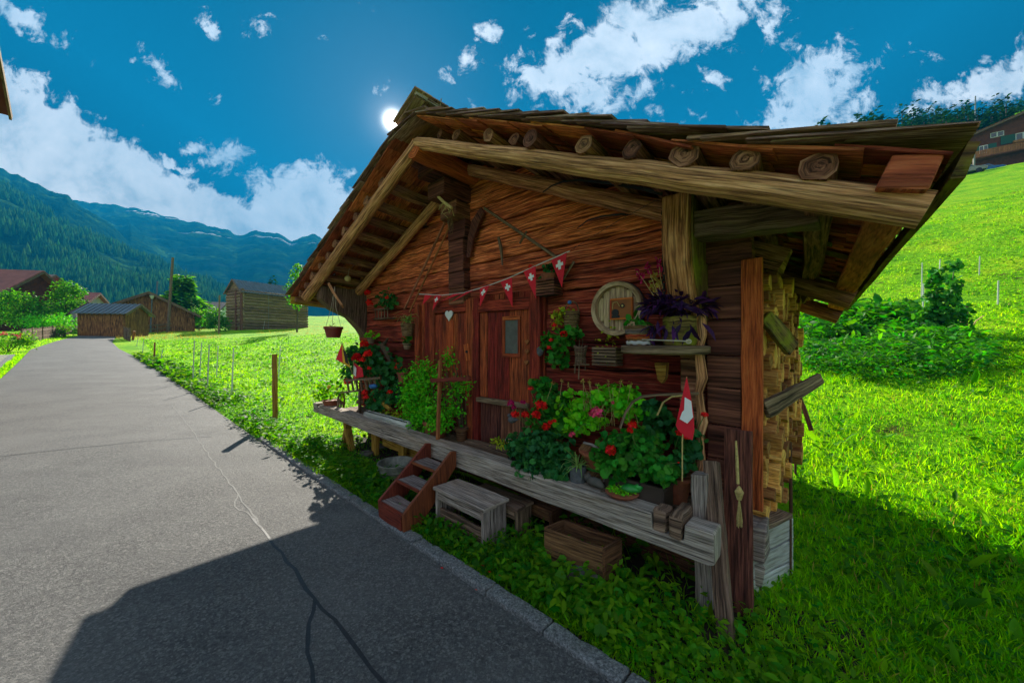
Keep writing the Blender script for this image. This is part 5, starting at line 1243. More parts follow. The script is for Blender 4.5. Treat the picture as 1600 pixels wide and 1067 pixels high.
# small things before the door
P = T(721, 672, .42); P = Vector((P.x, P.y, .50)); g = thing('clay_pot', 'small empty brown clay pot standing at the foot of the door post', 'pot', P); pot(g, P, .07, .15, 'crate'); b = B(); b.lathe(P+Z3*.125, [(.062, 0), (.055, .008), (.01, .01)], 16); b.build('soil', 'soil', g)
A_ = W(2.45, .30, .525)
for i, lb in enumerate(('grey split board lying on the porch floor before the door', 'darker split board lying behind the grey one before the door')):
    b = B(); b.board(W(2.55-.1*i, .24+.13*i, .525+.02*i), W(1.75-.1*i, .22+.12*i, .53+.02*i), Z3, .10, .03, 7, .006); tag(b.build('split_board', 'greyd', bevel=.005, org=A_), lb, 'board')
P = W(1.72, .30, .545)
GT = thing('goat_figurine', 'small white goat figurine standing on the porch before the right door', 'figurine', P)
b = B(); hx = -1
gp = lambda x, z: P+U3*x+Z3*z
b.tube([gp(-.055, .085), gp(-.03, .088), gp(.02, .088), gp(.05, .09), gp(.068, .115), gp(.075, .14)], [.022, .031, .031, .028, .018, .016], 10)
b.tube([gp(.068, .143), gp(.09, .145), gp(.105, .135)], [.018, .016, .010], 8)
for x in (-.05, .045):
    for k in (-1, 1): q = gp(x, .08)+V3*.014*k; b.tube([q, q-Z3*.04, q-Z3*.08], [.011, .008, .007], 6)
b.tube([gp(-.07, .095), gp(-.085, .105)], [.008, .004], 5); b.build('body', 'white', GT, smooth=True)
for k in (-1, 1): b = B(); q = gp(.07, .155)+V3*.008*k; b.tube([q, q+Z3*.02-U3*.008, q+Z3*.035-U3*.02], [.005, .004, .002], 5); b.build('horn', 'greyd', GT)
for k in (-1, 1): b = B(); q = gp(.066, .148)+V3*.015*k; b.tube([q, q+V3*.018*k-Z3*.004], [.006, .003], 5); b.build('ear', 'white', GT)
P = T(800, 655, .38); P.z = max(P.z, .6); g = thing('bird_figurine', 'pale grey bird figurine behind the goat under red geraniums', 'figurine', P)
b = B(); b.ball(P, .04, .03, .035, 10, 8); b.ball(P+U3*.035+Z3*.035, .02, seg=8, rings=6); b.tube([P-U3*.03, P-U3*.075+Z3*.012], [.02, .006], 6); b.build('body', 'grpot', g, smooth=True); b = B(); b.tube([P+U3*.052+Z3*.034, P+U3*.068+Z3*.032], [.006, .001], 5); b.build('beak', 'yell', g)
g = thing('succulent', 'small yellow green succulent spilling over the porch edge before the goat figurine', 'succulent', W(1.62, .22, .54))
foliage('foliage', g, [blob(785, 692, 17, 6, .20, .07)], 120, 'small', .035, 'yellf'); pot(g, W(1.62, .24, .51), .08, .07, 'brownplastic')
b = B(); b.board(T(770, 640, .52), T(835, 655, .5), Z3, .05, .05, 3, .004); 
# big geranium masses
geranium('dark green trailing geranium hanging over the porch beam below the bright red blooms', W(1.25, .2, .62), [blob(840, 712, 44, 30, .16, .14), blob(815, 698, 24, 24, .20, .12), blob(875, 720, 24, 26, .14, .1), blob(850, 690, 40, 18, .22, .12), blob(825, 735, 26, 14, .05, .06), blob(862, 742, 20, 8, .06, .05)], 1150, 'gerdk', FL([(835, 622, 0.1)], .3)[:0], lsize=.052, ptfn=lambda g: pot(g, W(1.22, .30, .51), .12, .14, 'brownplastic'))
geranium('upright geranium with clustered bright red blooms right of the door', W(1.35, .40, .62), [blob(862, 628, 30, 24, .42, .12), blob(850, 655, 26, 26, .38, .12), blob(846, 602, 22, 16, .46, .08), blob(880, 665, 24, 20, .34, .1)], 460, 'ger', FL([(845, 634, 11), (838, 648, 8.5), (821, 648, 7.5), (805, 648, 7.5), (853, 667, 7.5), (860, 660, 5), (866, 657, 4), (828, 607, 3.5)], .26) + FL([(798, 630, 6.5), (817, 628, 5), (803, 636, 5)], .3, 'magp'), lsize=.055)
def bowl_pot(g):
    P = T(940, 686, .30); P.z = .66; b = B(); b.lathe(P, [(.10, 0), (.155, .10), (.17, .105), (.17, .125), (.15, .125), (.01, .11)], 26); b.build('pot', 'terra', g, bevel=.003)
    b = B(); b.lathe(P-Z3*.014, [(.10, 0), (.125, .012), (.13, .02), (.11, .02)], 26); b.build('saucer', 'greenp', g)
    b = B(); b.lathe(W(.86, .34, .50), [(.10, 0), (.095, .15)], 18); b.build('stand', 'bark', g)
geranium('bright light green geranium with a round pink bloom in a terracotta bowl', T(940, 668, .34), [blob(905, 635, 36, 26, .40, .12), blob(950, 620, 40, 20, .44, .1), blob(890, 660, 26, 20, .34, .1), blob(985, 640, 28, 22, .42, .1), blob(975, 612, 26, 14, .47, .08), blob(925, 655, 26, 12, .34, .08)], 620, 'gerlt', FL([(931, 646, 12)], .22, 'pinkp') + FL([(957, 629, 3.5)], .3, 'pinkp') + FL([(894, 679, 6)], .22, 'pinkp'), lsize=.05, ptfn=bowl_pot)
def trough_pot(g):
    P = W(.53, .245, .50); hw, hd, hh = .20, .085, .17
    b = B(); 
    for (a, c_) in (((-hw, -hd), (hw, -hd)), ((hw, -hd), (hw, hd)), ((hw, hd), (-hw, hd)), ((-hw, hd), (-hw, -hd))):
        b.board(P+U3*a[0]+V3*a[1]+Z3*hh/2, P+U3*c_[0]+V3*c_[1]+Z3*hh/2, Z3, .012, hh, 1)
    b.build('box', 'brownplastic', g, bevel=.004)
    b = B()
    for (a, c_) in (((-hw-.01, -hd-.01), (hw+.01, -hd-.01)), ((hw+.01, -hd-.01), (hw+.01, hd+.01)), ((hw, hd), (-hw, hd)), ((-hw-.01, hd), (-hw-.01, -hd))): b.board(P+U3*a[0]+V3*a[1]+Z3*hh, P+U3*c_[0]+V3*c_[1]+Z3*hh, Z3, .02, .02, 1)
    b.build('rim', 'brownplastic', g); b = B(); b.board(P+U3*hw+Z3*hh*.8, P-U3*hw+Z3*hh*.8, Z3, hd*1.9, .01, 2); b.build('soil', 'soil', g)
geranium('lush curly leaved geranium filling the dark brown box planter at the near end', W(.55, .26, .7), [blob(1000, 722, 44, 26, .22, .12), blob(965, 700, 30, 24, .25, .11), blob(1035, 735, 26, 22, .2, .1), blob(1000, 690, 36, 22, .3, .1), blob(960, 735, 20, 18, .17, .09), blob(940, 715, 12, 18, .17, .07)], 900, 'ger', FL([(954, 703, 10.5), (988, 664, 8.5), (984, 672, 6), (1060, 722, 2)], .14), lsize=.055, ptfn=trough_pot)
geranium('dark geranium behind the triangular flag at the near corner of the porch', W(.35, .46, .75), [blob(1040, 665, 38, 26, .46, .1), blob(1080, 690, 22, 30, .38, .08), blob(1020, 640, 26, 18, .5, .08), blob(1065, 720, 20, 22, .33, .08)], 460, 'gerdk', FL([(1062, 676, 7), (1070, 682, 7), (1101, 648, 6)], .26), lsize=.055, ptfn=lambda g: pot(g, W(.36, .46, .50), .11, .18, 'terra'))
# dried bloom stalks
g = thing('dry_stalks', 'brown dried flower stalks rising out of the bright geranium foliage', 'dried flowers', W(1.0, .4, .7)); b = B(); tips = []
for i in range(22):
    x = random.uniform(850, 1000); q = T(x, random.uniform(592, 640), .38); ba = T(x+random.uniform(-20, 20), 665, .38); b.tube([ba, ba.lerp(q, .5)+rv(.02), q], .002, 4); tips.append(q)
b.build('stalk', 'dry' if False else 'straw', g)
pos = np.array([tuple(q+rv(.012)) for q in tips for _ in range(9)]); 
for i in range(len(tips)): pp = pos[9*i:9*i+9]; scatter('seed_head', 'petal', pp, frames(unit(9), unit(9)), rng.uniform(.009, .016, 9), 'dry', g)
# curved handle
b = B(); b.tube([T(969, 668, .24), T(977, 645, .25), T(988, 628, .27), T(1003, 619, .28), T(1030, 616, .30), T(1068, 615, .32), T(1092, 614, .34)], [.009]*7, 8); tag(b.build('curved_stick', 'greyd', org=T(975, 650, .25)), 'bent grey brown stick arching over the box planter geraniums', 'stick')
b = B(); b.tube([T(1027, 648, .3), T(1036, 628, .3), T(1050, 619, .3), T(1072, 617, .31)], [.006]*4, 7); tag(b.build('curved_stick', 'straw', org=T(1040, 630, .3)), 'smaller yellow bent twig arching beside the triangular flag', 'stick')
# spider plant in grey pot, log section, shells
P = T(903, 752, .14); P.z = .555; g = thing('grey_pot_plant', 'thin leaved striped plant in a rough grey pot on the porch beam', 'potted plant', P)
b = B(); b.lathe(P, [(.052, 0), (.058, .02), (.062, .125), (.055, .128), (.05, .115), (.005, .11)], 18, jit=.0015); b.build('pot', 'grpot', g); straps(g, P+Z3*.115, 40, .17, .009, 'spider', .8)
P = T(928, 730, .24); P.z = .53; g = thing('log_slice', 'upright curved slab of reddish bark wood with a pale edge between pots', 'wood slice', P)
pts = [(905, 700), (912, 691), (925, 694), (940, 705), (948, 720), (950, 740), (944, 752), (925, 752), (912, 740), (916, 718)]
b = B(); b.prism([T(x, y, .23) for x, y in pts], .05, V3+U3*.2); b.build('slab', 'crate', g, bevel=.006)
b = B(); b.tube([T(x, y, .20) for x, y in pts[1:7]], .010, 6, .002); b.build('pale_edge', 'tread', g)
P = T(930, 762, .11); P.z = .575; g = thing('cat_figurine', 'little mottled cat figurine crouching on the porch beam beside the saucer planter', 'figurine', P)
b = B(); b.tube([P+U3*.06+Z3*.03, P+U3*.025+Z3*.04, P-U3*.03+Z3*.04, P-U3*.065+Z3*.02], [.018, .032, .03, .012], 10); b.ball(P+U3*.062+Z3*.06, .028, seg=10, rings=8); b.build('body', 'stone', g, smooth=True)
for k in (-1, 1): b = B(); q = P+U3*.06+V3*.014*k+Z3*.08; b.tube([q, q+Z3*.02], [.009, .002], 5); b.build('ear', 'bark', g)
b = B(); b.tube([P-U3*.06+Z3*.015, P-U3*.085-V3*.02+Z3*.01, P-U3*.07-V3*.05+Z3*.01], [.008, .007, .004], 6); b.build('tail', 'bark', g)
P = T(972, 775, .12); P.z = .562; g = thing('saucer_planter', 'shallow terracotta saucer of tiny green sprouts on the porch beam', 'planter', P)
b = B(); b.lathe(P, [(.07, 0), (.105, .03), (.11, .032), (.11, .04), (.098, .04), (.01, .03)], 26); b.build('saucer', 'terra', g, bevel=.002)
foliage('foliage', g, [(P+Z3*.052, .085, .07, .018)], 230, 'small', .022, 'gerlt', org=P)
P = T(988, 748, .15); P.z = .63; g = thing('frog_figurine', 'shiny green frog shaped dish resting above the terracotta saucer', 'figurine', P)
b = B(); b.ball(P, .075, .05, .028, 14, 8); b.ball(P-U3*.045+Z3*.02, .028, .026, .022, 10, 7); b.build('body', 'greenp', g, smooth=True)
for k in (-1, 1): b = B(); b.ball(P-U3*.055+V3*.014*k+Z3*.042, .009, seg=8, rings=6); b.build('eye', 'iron', g)
# triangular swiss flag
b0 = T(1066, 738, .15); b1 = T(1073, 588, .15)
g = thing('triangular_flag', 'red triangular flag with a white cross on a thin stick at the near porch end', 'flag', b0)
b = B(); b.tube([b0-Z3*.05, T(1066, 690, .15), b1], [.004, .004, .003], 6); b.build('stick', 'straw', g)
def cloth(pix, t, mat, nm, off=0.0):
    b = B(); b.prism([T(x, y, t-off) for x, y in pix], .003, V3); return b.build(nm, mat, g)
o_ = cloth([(1073, 588), (1079, 616), (1084, 648), (1085, 672), (1082, 687), (1070, 681), (1059, 670), (1056, 664), (1062, 636), (1068, 610)], .14, 'flagr', 'flag_cloth')
b = B(); b.prism([T(x, y, .132) for x, y in [(1070, 620), (1080, 626), (1082, 645), (1083, 651), (1074, 661), (1062, 654), (1066, 643), (1069, 640)]], .003, V3); b.build('white_cross', 'flagw', o_)
# fallen petals on the kerb and road
for i, (x, y) in enumerate([(688, 881), (720, 893), (756, 896), (763, 904), (779, 910), (700, 878), (742, 915)]):
    q = ZP(x, y, .03); q.z = .085 if i in (2, 3, 4) else road_z(q.x, q.y)+.004
    tag(scatter('fallen_petal', 'petal', np.array([tuple(q)]), frames(np.array([[.1, .1, 1.]]), unit(1)), np.array([.022]), 'petal', org=q), 'fallen red petal lying on the kerb or asphalt below the porch', 'petal', 'fallen red petals by the kerb')
# ---------------------------------------------------------------- buildings in the distance
def building(name, label, cat, P, ax, w, l, hw, hr, wall, roof, over=.6, rth=.14, corr=False, drop=2.0, group=None, ridge_k=.5):
    """gabled building: P = ground point of one gable's left corner; ax = ridge direction; the gable spans w along the other axis"""
    ax = Vector((ax[0], ax[1], 0)).normalized(); sd = Vector((ax.y, -ax.x, 0)); P = Vector(P)
    g = thing(name, label, cat, P, group)
    g['_f'] = 0; del g['_f']
    def q(a, c, z): return P+ax*a+sd*c+Z3*z
    th = .2
    b = B()
    for c in (0, w): b.board(q(0, c, (hw-drop)/2), q(l, c, (hw-drop)/2), Z3, th, hw+drop, 12, .0)
    for a in (0.0, l):
        s_ = 1 if a else -1
        b.prism([q(a, 0, -drop), q(a, w, -drop), q(a, w, hw), q(a, w*ridge_k, hr-.05), q(a, 0, hw)], th*1.02, ax)
    b.build('wall', wall, g)
    b = B()
    for c, kk in ((0, ridge_k), (w, 1-ridge_k)):
        sg = -1 if c == 0 else 1; sl_ = (hr-hw)/(w*kk)
        e0 = q(-over, c+sg*over, hw-over*sl_+rth*.6); 
        rd0, rd1 = q(-over, w*ridge_k, hr+rth*.6), q(l+over, w*ridge_k, hr+rth*.6); ed0, ed1 = e0, q(l+over, c+sg*over, hw-over*sl_+rth*.6)
        nrm = (rd1-rd0).cross(ed0-rd0).normalized()
        if corr:
            N = int((l+2*over)/.2); 
            for i in range(N):
                k0, k1 = i/N, (i+1)/N; o_ = Z3*(.06 if i % 2 else 0)
                b.prism([rd0.lerp(rd1, k0)+o_, rd0.lerp(rd1, k1)+o_, ed0.lerp(ed1, k1)+o_, ed0.lerp(ed1, k0)+o_], .03, nrm, r=.5)
        else: b.prism([rd0, rd1, ed1, ed0], rth, nrm, r=.5)
    b.build('roof', roof, g)
    for a in (-over-.01, l+over+.01):
        for c, sg, kk in ((0, -1, ridge_k), (w, 1, 1-ridge_k)):
            sl_ = (hr-hw)/(w*kk); b = B(); b.board(q(a, w*ridge_k, hr), q(a, c+sg*over, hw-over*sl_), Z3, .06, .22, 1); b.build('barge_board', 'greyd', g)
    return g, q
def window(g, c, ax, w, h, nrm, frame='white', shut=None):
    ax = Vector(ax).normalized(); nrm = Vector(nrm).normalized(); c = Vector(c)
    b = B(); b.board(c-ax*w/2, c+ax*w/2, Z3, .05, h, 1); o = b.build('window', frame, g)
    b = B()
    for k in (-1, 1): b.board(c+nrm*.03+ax*(k*w*.25-w*.2), c+nrm*.03+ax*(k*w*.25+w*.2), Z3, .02, h*.84, 1)
    b.build('pane', 'glass', o)
    if shut:
        for k in (-1, 1): b = B(); b.board(c+nrm*.02+ax*(k*w*1.02-w*.48), c+nrm*.02+ax*(k*w*1.02+w*.48), Z3, .05, h*1.05, 1); b.build('shutter', shut, g)
def gz(P, dz=0): return Vector((P.x, P.y, ground(P.x, P.y, False)+dz))
# log barn in the meadow
Pc = G(379, 516); kY = Pc.y; ax = Vector((.466, .885, 0)).normalized()
def meet(P, d, px): a = (px-800)/F; return (a*P.y-P.x)/(d.x-a*d.y)
sdv = Vector((-ax.y, ax.x, 0)); Lb = meet(Pc, ax, 478); Wb = meet(Pc, sdv, 357); hE = (Pc.y*(HZ-453)/F+CH)-Pc.z
g, q = building('log_barn', 'small weathered log barn with a grey metal roof standing in the meadow', 'barn', Pc+sdv*Wb, ax, Wb, Lb, hE, hE+Wb*.42, 'barnlog', 'tin', .45, .05, True)
b = B(); z = .1
while z < hE-.15:
    h = hE/13; b.log(q(-.25, Wb+.06, z+h/2), q(Lb+.25, Wb+.06, z+h/2), h*.5, h*.46, 8, 8, .015)
    for c in (Wb+.0, 0): pass
    b.log(q(-.06, -.25, z+h), q(-.06, Wb+.25, z+h), h*.5, h*.46, 8, 6, .015); z += h
b.build('log_facing', 'barnlog', g)
for c in (Wb+.12, Wb*.66): b = B(); b.board(q(-.2, c, -.4), q(-.2, c, hE*.98), ax, .32, .25, 6, .03); b.build('corner_log_ends', 'purlin', g)
b = B(); b.tube([q(Lb*.36, Wb+.3, -.2), q(Lb*.36, Wb+.3, hE)], .03, 6); b.build('downpipe', 'zinc', g)
# corrugated shed by the road, big barn, far houses
def at(px, Y, z): P = YP(px, HZ, Y); P.z = z; return P
Y = 36; ax = Vector((.97, .24, 0)).normalized(); P1 = at(123, Y, 2.0); Ls = meet(P1, ax, 194); 
g, q = building('roadside_shed', 'low dark wooden shed with a striped corrugated roof behind the road', 'shed', P1+Vector((-ax.y, ax.x, 0))*3.2, ax, 3.2, Ls, 2.55, 3.45, 'barn', 'tin', .45, .05, True, 3)
Yb_ = 44.0; A_ = at(150, Yb_, 2.2); dB = Vector((.66, .75, 0)).normalized(); Wd = meet(A_, dB, 303); YE = A_.y+dB.y*Wd; YM = A_.y+dB.y*Wd*.5
g, q = building('big_barn', 'large brown plank barn with a low dark gable behind the lamp post', 'barn', A_, (-dB.y, dB.x, 0), Wd, 12, (HZ-491)/F*YE+CH-2.2, (HZ-458)/F*YM+CH-2.2, 'barn', 'greyd', .7, .2, False, 4)
Y = 34
g, q = building('village_house', 'brown house with a red tiled roof at the left edge of the view', 'house', at(-14, 38, 2), (-.97, -.22), 8.5, 12, 4.6, 7.6, 'chalet', 'redtile', .9, .2, False, 4)
g, q = building('village_house', 'house with a pale brown tiled roof behind the leafy garden tree', 'house', at(32, 47, 2), (.96, .28), 8, 5.4, 5.2, 7.6, 'plaster', 'tile', .9, .2, False, 5)
window(g, q(2.7, 8.12, 3.8), (.96, .28, 0), 1.1, 1.2, (.28, -.96, 0))
g, q = building('village_house', 'small low house with a faded red roof beside the corrugated shed', 'house', at(100, 55, 2.2), (.9, .4), 7, 5, 4.4, 6.4, 'plaster', 'redtile', .6, .2, False, 5)
g, q = building('village_house', 'distant pale house half hidden by green bushes left of the log barn', 'house', at(312, 95, 4), (.95, .3), 8, 7, 5.2, 7.4, 'plaster', 'tile', .6, .2, False, 5)
# eave of the house beside the viewer at the far left
_h = st((-16.5, 12.0)); _w = 9.0; _o = 2.0
g, q = building('near_house', 'neighbouring tall wooden house of which only a brown eave corner shows at top left', 'house', W(_h[0]-_w-_o, _h[1]-_o, 0), (-V3.x, -V3.y), _w, 9, 8.95+_o*.6, 8.95+_o*.6+2.7, 'chalet', 'chalet', _o, .2, False, 1)
# chalet on the hill
Pq = G(1500, 272); Y = 62.0
Pq = YP(1513, 268, Y); axc = Vector((.78, -.62, 0)).normalized(); out = Vector((axc.y, -axc.x, 0))
g, q = building('chalet', 'dark brown wooden chalet with an orange balcony and green shutters on the hill', 'chalet', Pq, (out.x*-1, out.y*-1), 15, 10, 5.6, 8.0, 'chalet', 'barn', 1.3, .25, False, 4)
fr = lambda a, z, o_=0.15: Pq+axc*a+out*o_+Z3*z
for a, z in ((5.6, 4.0), (11, 4.0)): window(g, fr(a, z), axc, 1.5, 1.3, out, 'white', 'shutter')
window(g, fr(1.6, 3.2), axc, .9, 1.3, out, 'white', 'shutter'); window(g, fr(3.0, 5.2), axc, 1.4, .8, out, 'white')
b = B(); b.board(fr(-.5, 1.5, .9), fr(15.5, 1.5, .9), Z3, 1.5, .15, 2); b.build('balcony', 'chalet', g)
b = B()
for i in range(66): b.board(fr(-.5+.24*i, 1.6, 1.6), fr(-.5+.24*i, 2.65, 1.6), out, .21, .05, 1)
b.build('balcony_railing', 'orange', g)
for i in range(2): b = B(); b.board(fr(4.2+5*i, 2.9, 1.65), fr(7.0+5*i, 2.9, 1.65), Z3, .3, .35, 1); b.build('flower_box', 'orange', g)
g, q = building('hill_house', 'second dark house roof behind and above the chalet on the hill', 'house', YP(1560, 262, 84), (-out.x, -out.y), 15, 10, 8.5, 13, 'chalet', 'barn', 1.2, .25, False, 5)
# parked cars by the chalet
def car(label, P, dirn, mat, L=4.2):
    d_ = Vector(dirn).normalized(); s_ = Vector((-d_.y, d_.x, 0)); g = thing('parked_car', label, 'car', P)
    prof = [(-.5, .35), (-.5, .85), (-.44, .95), (-.36, 1.0), (-.26, 1.42), (.10, 1.45), (.24, 1.02), (.44, .9), (.5, .7), (.5, .35)]
    b = B(); b.prism([P+d_*(x*L)+Z3*z for x, z in prof], 1.7, s_); b.build('body', mat, g, bevel=.06)
    b = B(); b.prism([P+d_*(x*L)+Z3*z for x, z in [(-.33, 1.03), (-.25, 1.36), (.09, 1.38), (.19, 1.05)]], 1.72, s_); b.build('side_window', 'glass', g)
    for x in (-.3, .3):
        for k in (-1, 1): b = B(); b.lathe(P+d_*(x*L)+s_*(.78*k)+Z3*.32, [(.32, -.1), (.32, .1)], 16, s_); w_ = b.build('wheel', 'iron', g)
    for k in (-1, 1): b = B(); b.ball(P+d_*(.495*L)+s_*(.6*k)+Z3*.72, .12, .1, .09, 8, 6); b.build('headlight', 'lampglass', g)
car('dark blue parked car below the chalet balcony on the hill', YP(1535, 270, 58)+Vector((0, 0, -.4)), axc, 'bluep'); car('pale parked car half hidden by the hut eave below the chalet', YP(1506, 271, 56)+Vector((0, 0, -.4)), axc, 'zinc')
# ---------------------------------------------------------------- posts, fences, lamps
def post(name, label, cat, pb, pt, Yk, r, mat, group=None, board=False):
    P0 = G(*pb) if Yk is None else gz(YP(pb[0], pb[1], Yk)); P1 = YP(pt[0], pt[1], P0.y)
    b = B()
    if board: b.board(P0-Z3*.1, P1, V3, r*2, r*1.3, 8, .003)
    else: b.tube([P0-Z3*.15, P0.lerp(P1, .5), P1], [r*1.08, r, r*.9], 8, r*.06)
    return tag(b.build(name, mat, org=P0), label, cat, group)
pole = post('utility_pole', 'tall dark leaning wooden utility pole at the far end of the meadow', 'pole', (262, 519), (270, 402), None, .14, 'greyd')
post('grey_pole', 'thin grey pole standing between the lamp post and the utility pole', 'pole', (242, 514), (246, 439), None, .10, 'lampgrey')
post('far_pole', 'thin distant pole left of the log barn', 'pole', (342, 500), (343, 461), 46, .09, 'greyd')
P0 = G(235, 519); g = thing('street_lamp', 'grey street lamp with a pale lantern head before the big brown barn', 'street lamp', P0); P1 = YP(237.5, 466, P0.y)
b = B(); b.tube([P0-Z3*.2, P0.lerp(P1, .15), P1], [.10, .07, .055], 8); b.build('post', 'lampgrey', g)
b = B(); b.lathe(P1-Z3*.05, [(.10, 0), (.26, .40), (.27, .42), (.02, .42)], 10); b.build('lantern', 'lampglass', g); b = B(); b.lathe(P1+Z3*.37, [(.30, 0), (.28, .05), (.03, .12)], 10); b.build('lamp_cap', 'tin', g)
post('yellow_post', 'square yellow brown wooden post standing at the road edge in the meadow', 'post', (430, 655), (429, 553), None, .055, 'yell', board=True)
for x, y0, y1 in ((362, 618, 543), (312, 588, 535), (324, 606, 538), (301, 594, 532), (338, 590, 540), (435, 590, 540), (316, 512, 500), (411, 515, 500), (251, 569, 545), (222, 552, 530), (213, 541, 527)):
    post('fence_stake', 'thin pale plastic fence stake in the meadow by the road', 'stake', (x, y0), (x+3, y1), None, .018, 'stake', 'thin fence stakes in the left meadow')
post('orange_stake', 'short orange brown stake at the road edge left of the thin pale stakes', 'stake', (241, 560), (242, 534), None, .04, 'orange')
post('marker_board', 'reddish marker board by the dark fence end at the road bend', 'marker', (207, 531), (210, 517), None, .12, 'orange', board=True)
for x, y0, y1 in ((1440, 466, 410), (1442, 484, 442), (1530, 430, 400), (1559, 478, 438), (1468, 420, 405)):
    post('fence_stake', 'thin white fence stake on the right hillside meadow', 'stake', (x, y0), (x+1, y1), None, .022, 'stake', 'thin fence stakes on the right hillside')
post('garden_post', 'grey wooden post behind the climbing plant in the right garden', 'post', (1505, 524), (1508, 477), None, .07, 'greyd', board=True)
post('garden_stick', 'thin slanting stick right of the grey garden post', 'stick', (1514, 515), (1537, 493), None, .02, 'straw'); post('garden_stick', 'thin slanting stick left of the climbing plant', 'stick', (1424, 508), (1412, 491), None, .025, 'straw')
P0 = YP(1522, 268, 57); g = thing('street_lamp', 'pale street lamp pole on the hill in front of the chalet', 'street lamp', P0); b = B(); b.tube([P0-Z3, P0+Z3*3.4], [.13, .11], 8); b.build('post', 'zinc', g); b = B(); b.tube([P0+Z3*3.4, P0+Z3*3.5-Vector((.5, .1, 0)), P0+Z3*3.35-Vector((.9, .2, 0))], [.12, .2, .12], 8); b.build('lamp_head', 'lampglass', g)
P0 = YP(1524, 150, 100); P1 = YP(1524, 215, 100); b = B(); b.tube([P1-Z3*6, P0], .15, 6); tag(b.build('mast', 'lampgrey', org=P1), 'thin grey mast rising before the dark wood behind the chalet', 'mast')
def fence(label, pxs, h, mat, rails, picket=None, group=None):
    pts = [G(*q_) for q_ in pxs]; g = thing('fence', label, 'fence', pts[0])
    for a in pts: b = B(); b.board(a-Z3*.2, a+Z3*h*1.06, V3, .12, .10, 3, .01); b.build('fence_post', mat, g)
    for z in rails:
        for a, c in zip(pts, pts[1:]): b = B(); b.board(a+Z3*h*z, c+Z3*h*z, Z3, .04, .11, 3, .012); b.build('rail', mat, g)
    if picket:
        for a, c in zip(pts, pts[1:]):
            k = int((c-a).length/picket); b = B()
            for i in range(k): q_ = a.lerp(c, (i+.5)/k); b.board(q_, q_+Z3*h*random.uniform(.94, 1.04), c-a, .02, picket*.66, 1, .004)
            b.build('picket_panel', mat, g)
fence('dark grey picket fence along the left road edge before the garden', [(34, 537), (50, 533), (66, 530), (82, 527), (98, 524), (112, 521)], 1.0, 'greyd', (.3, .8), .14)
fence('dark post and rail fence between the road bend and the log barn', [(207, 524), (224, 522), (246, 520), (268, 518), (292, 515), (318, 512), (346, 510)], 1.1, 'greyd', (.5, .95))
fence('short dark picket fence end at the right side of the road bend', [(194, 529), (198, 531), (203, 533)], 1.1, 'greyd', (.3, .8), .16)
fence('pale horizontal rail barrier beyond the road end before the shed', [(135, 519), (160, 518.5), (190, 518)], 1.0, 'greyd', (.9,))

# ---------------------------------------------------------------- trees and bushes
def tree(name, label, P, h, blobs, N, size, mat='tree', group=None, kind_='oval', trunk=.12, shell=.5, cat='tree'):
    g = thing(name, label, cat, P, group); P = Vector(P)
    bl = [(P+Vector((x, y, z*h)), r, r, rz) for x, y, z, r, rz in blobs]
    foliage('crown', g, bl, N, kind_, size, mat, up=.4, shell=shell, free=True)
    b = B(); b.tube([P-Z3*.3, P+Vector((.05, 0, h*.3)), P+Vector((0, .05, h*.75))], [trunk, trunk*.75, trunk*.3], 8, trunk*.06)
    for (c, r, _, rz) in bl: b.tube([P+Z3*h*random.uniform(.2, .45), (P+c)/2+Z3*h*.25+rv(.2)-P*0 if False else P.lerp(c, .6)+Z3*h*.08, c], [trunk*.5, trunk*.3, trunk*.12], 6)
    b.build('trunk', 'bark', g); return g
def conifer_mesh(name, h, r, mat, N, seed=0, wh=26, org=Vector((0, 0, 0)), lf=1.0):
    g = thing(name, 'x', 'tree', org); ps, nr, fw, sc = [], [], [], []
    for i in range(N):
        k = 1-math.sqrt(1-rng.random()*.998); z = h*(.08+.92*k); layer = (math.floor(z/h*wh)+.5)/wh*h; rad = r*(1-z/h)**.85*(.75+.35*math.sin(layer*37.1))+.05*r
        a = rng.random()*6.283; q = rad*rng.uniform(.35, 1.0)
        ps.append((org.x+q*math.cos(a), org.y+q*math.sin(a), org.z+layer-.28*q+rng.uniform(-.02, .02)*h)); fw.append((math.cos(a)+rng.normal()*.35, math.sin(a)+rng.normal()*.35, -.45)); nr.append((rng.normal()*.3, rng.normal()*.3, 1)); sc.append(lf*h*rng.uniform(.05, .09))
    sc = np.array(sc); scatter('crown', 'oval', np.array(ps), frames(np.array(nr, float), np.array(fw, float)), np.stack([sc*.9, sc, sc], 1), mat, g)
    b = B(); b.tube([org-Z3*.3, org+Z3*h*.80], [h*.022, h*.005], 7); b.build('trunk', 'bark', g); return g
P = gz(YP(286, 505, 60)); hC = (HZ-425)/F*60+CH-P.z
o = conifer_mesh('conifer_tree', hC, hC*.5, 'tree', 2600, org=P, lf=1.7); tag(o, 'broad green conifer standing alone right of the utility pole', 'tree')
P = gz(YP(427, 470, 70)); o = conifer_mesh('conifer_tree', (HZ-427)/F*70+CH-P.z, 1.3, 'fir', 500, org=P); tag(o, 'small dark fir tip showing above the log barn roof', 'tree')
P = gz(YP(464, 470, 46)); hT = (HZ-408)/F*46+CH-P.z
tree('leafy_tree', 'bright green leafy tree between the log barn and the cabin eave', P, hT, [(0, 0, .80, .9, .9), (.5, .2, .62, 1.0, .9), (-.5, -.1, .64, 1.0, .8), (.1, 0, .92, .5, .55), (0, 0, .45, 1.2, 1.0)], 900, .32)
sc2 = lambda bl, k: [(x*k, y*k, z, r*k, rz*k) for x, y, z, r, rz in bl]
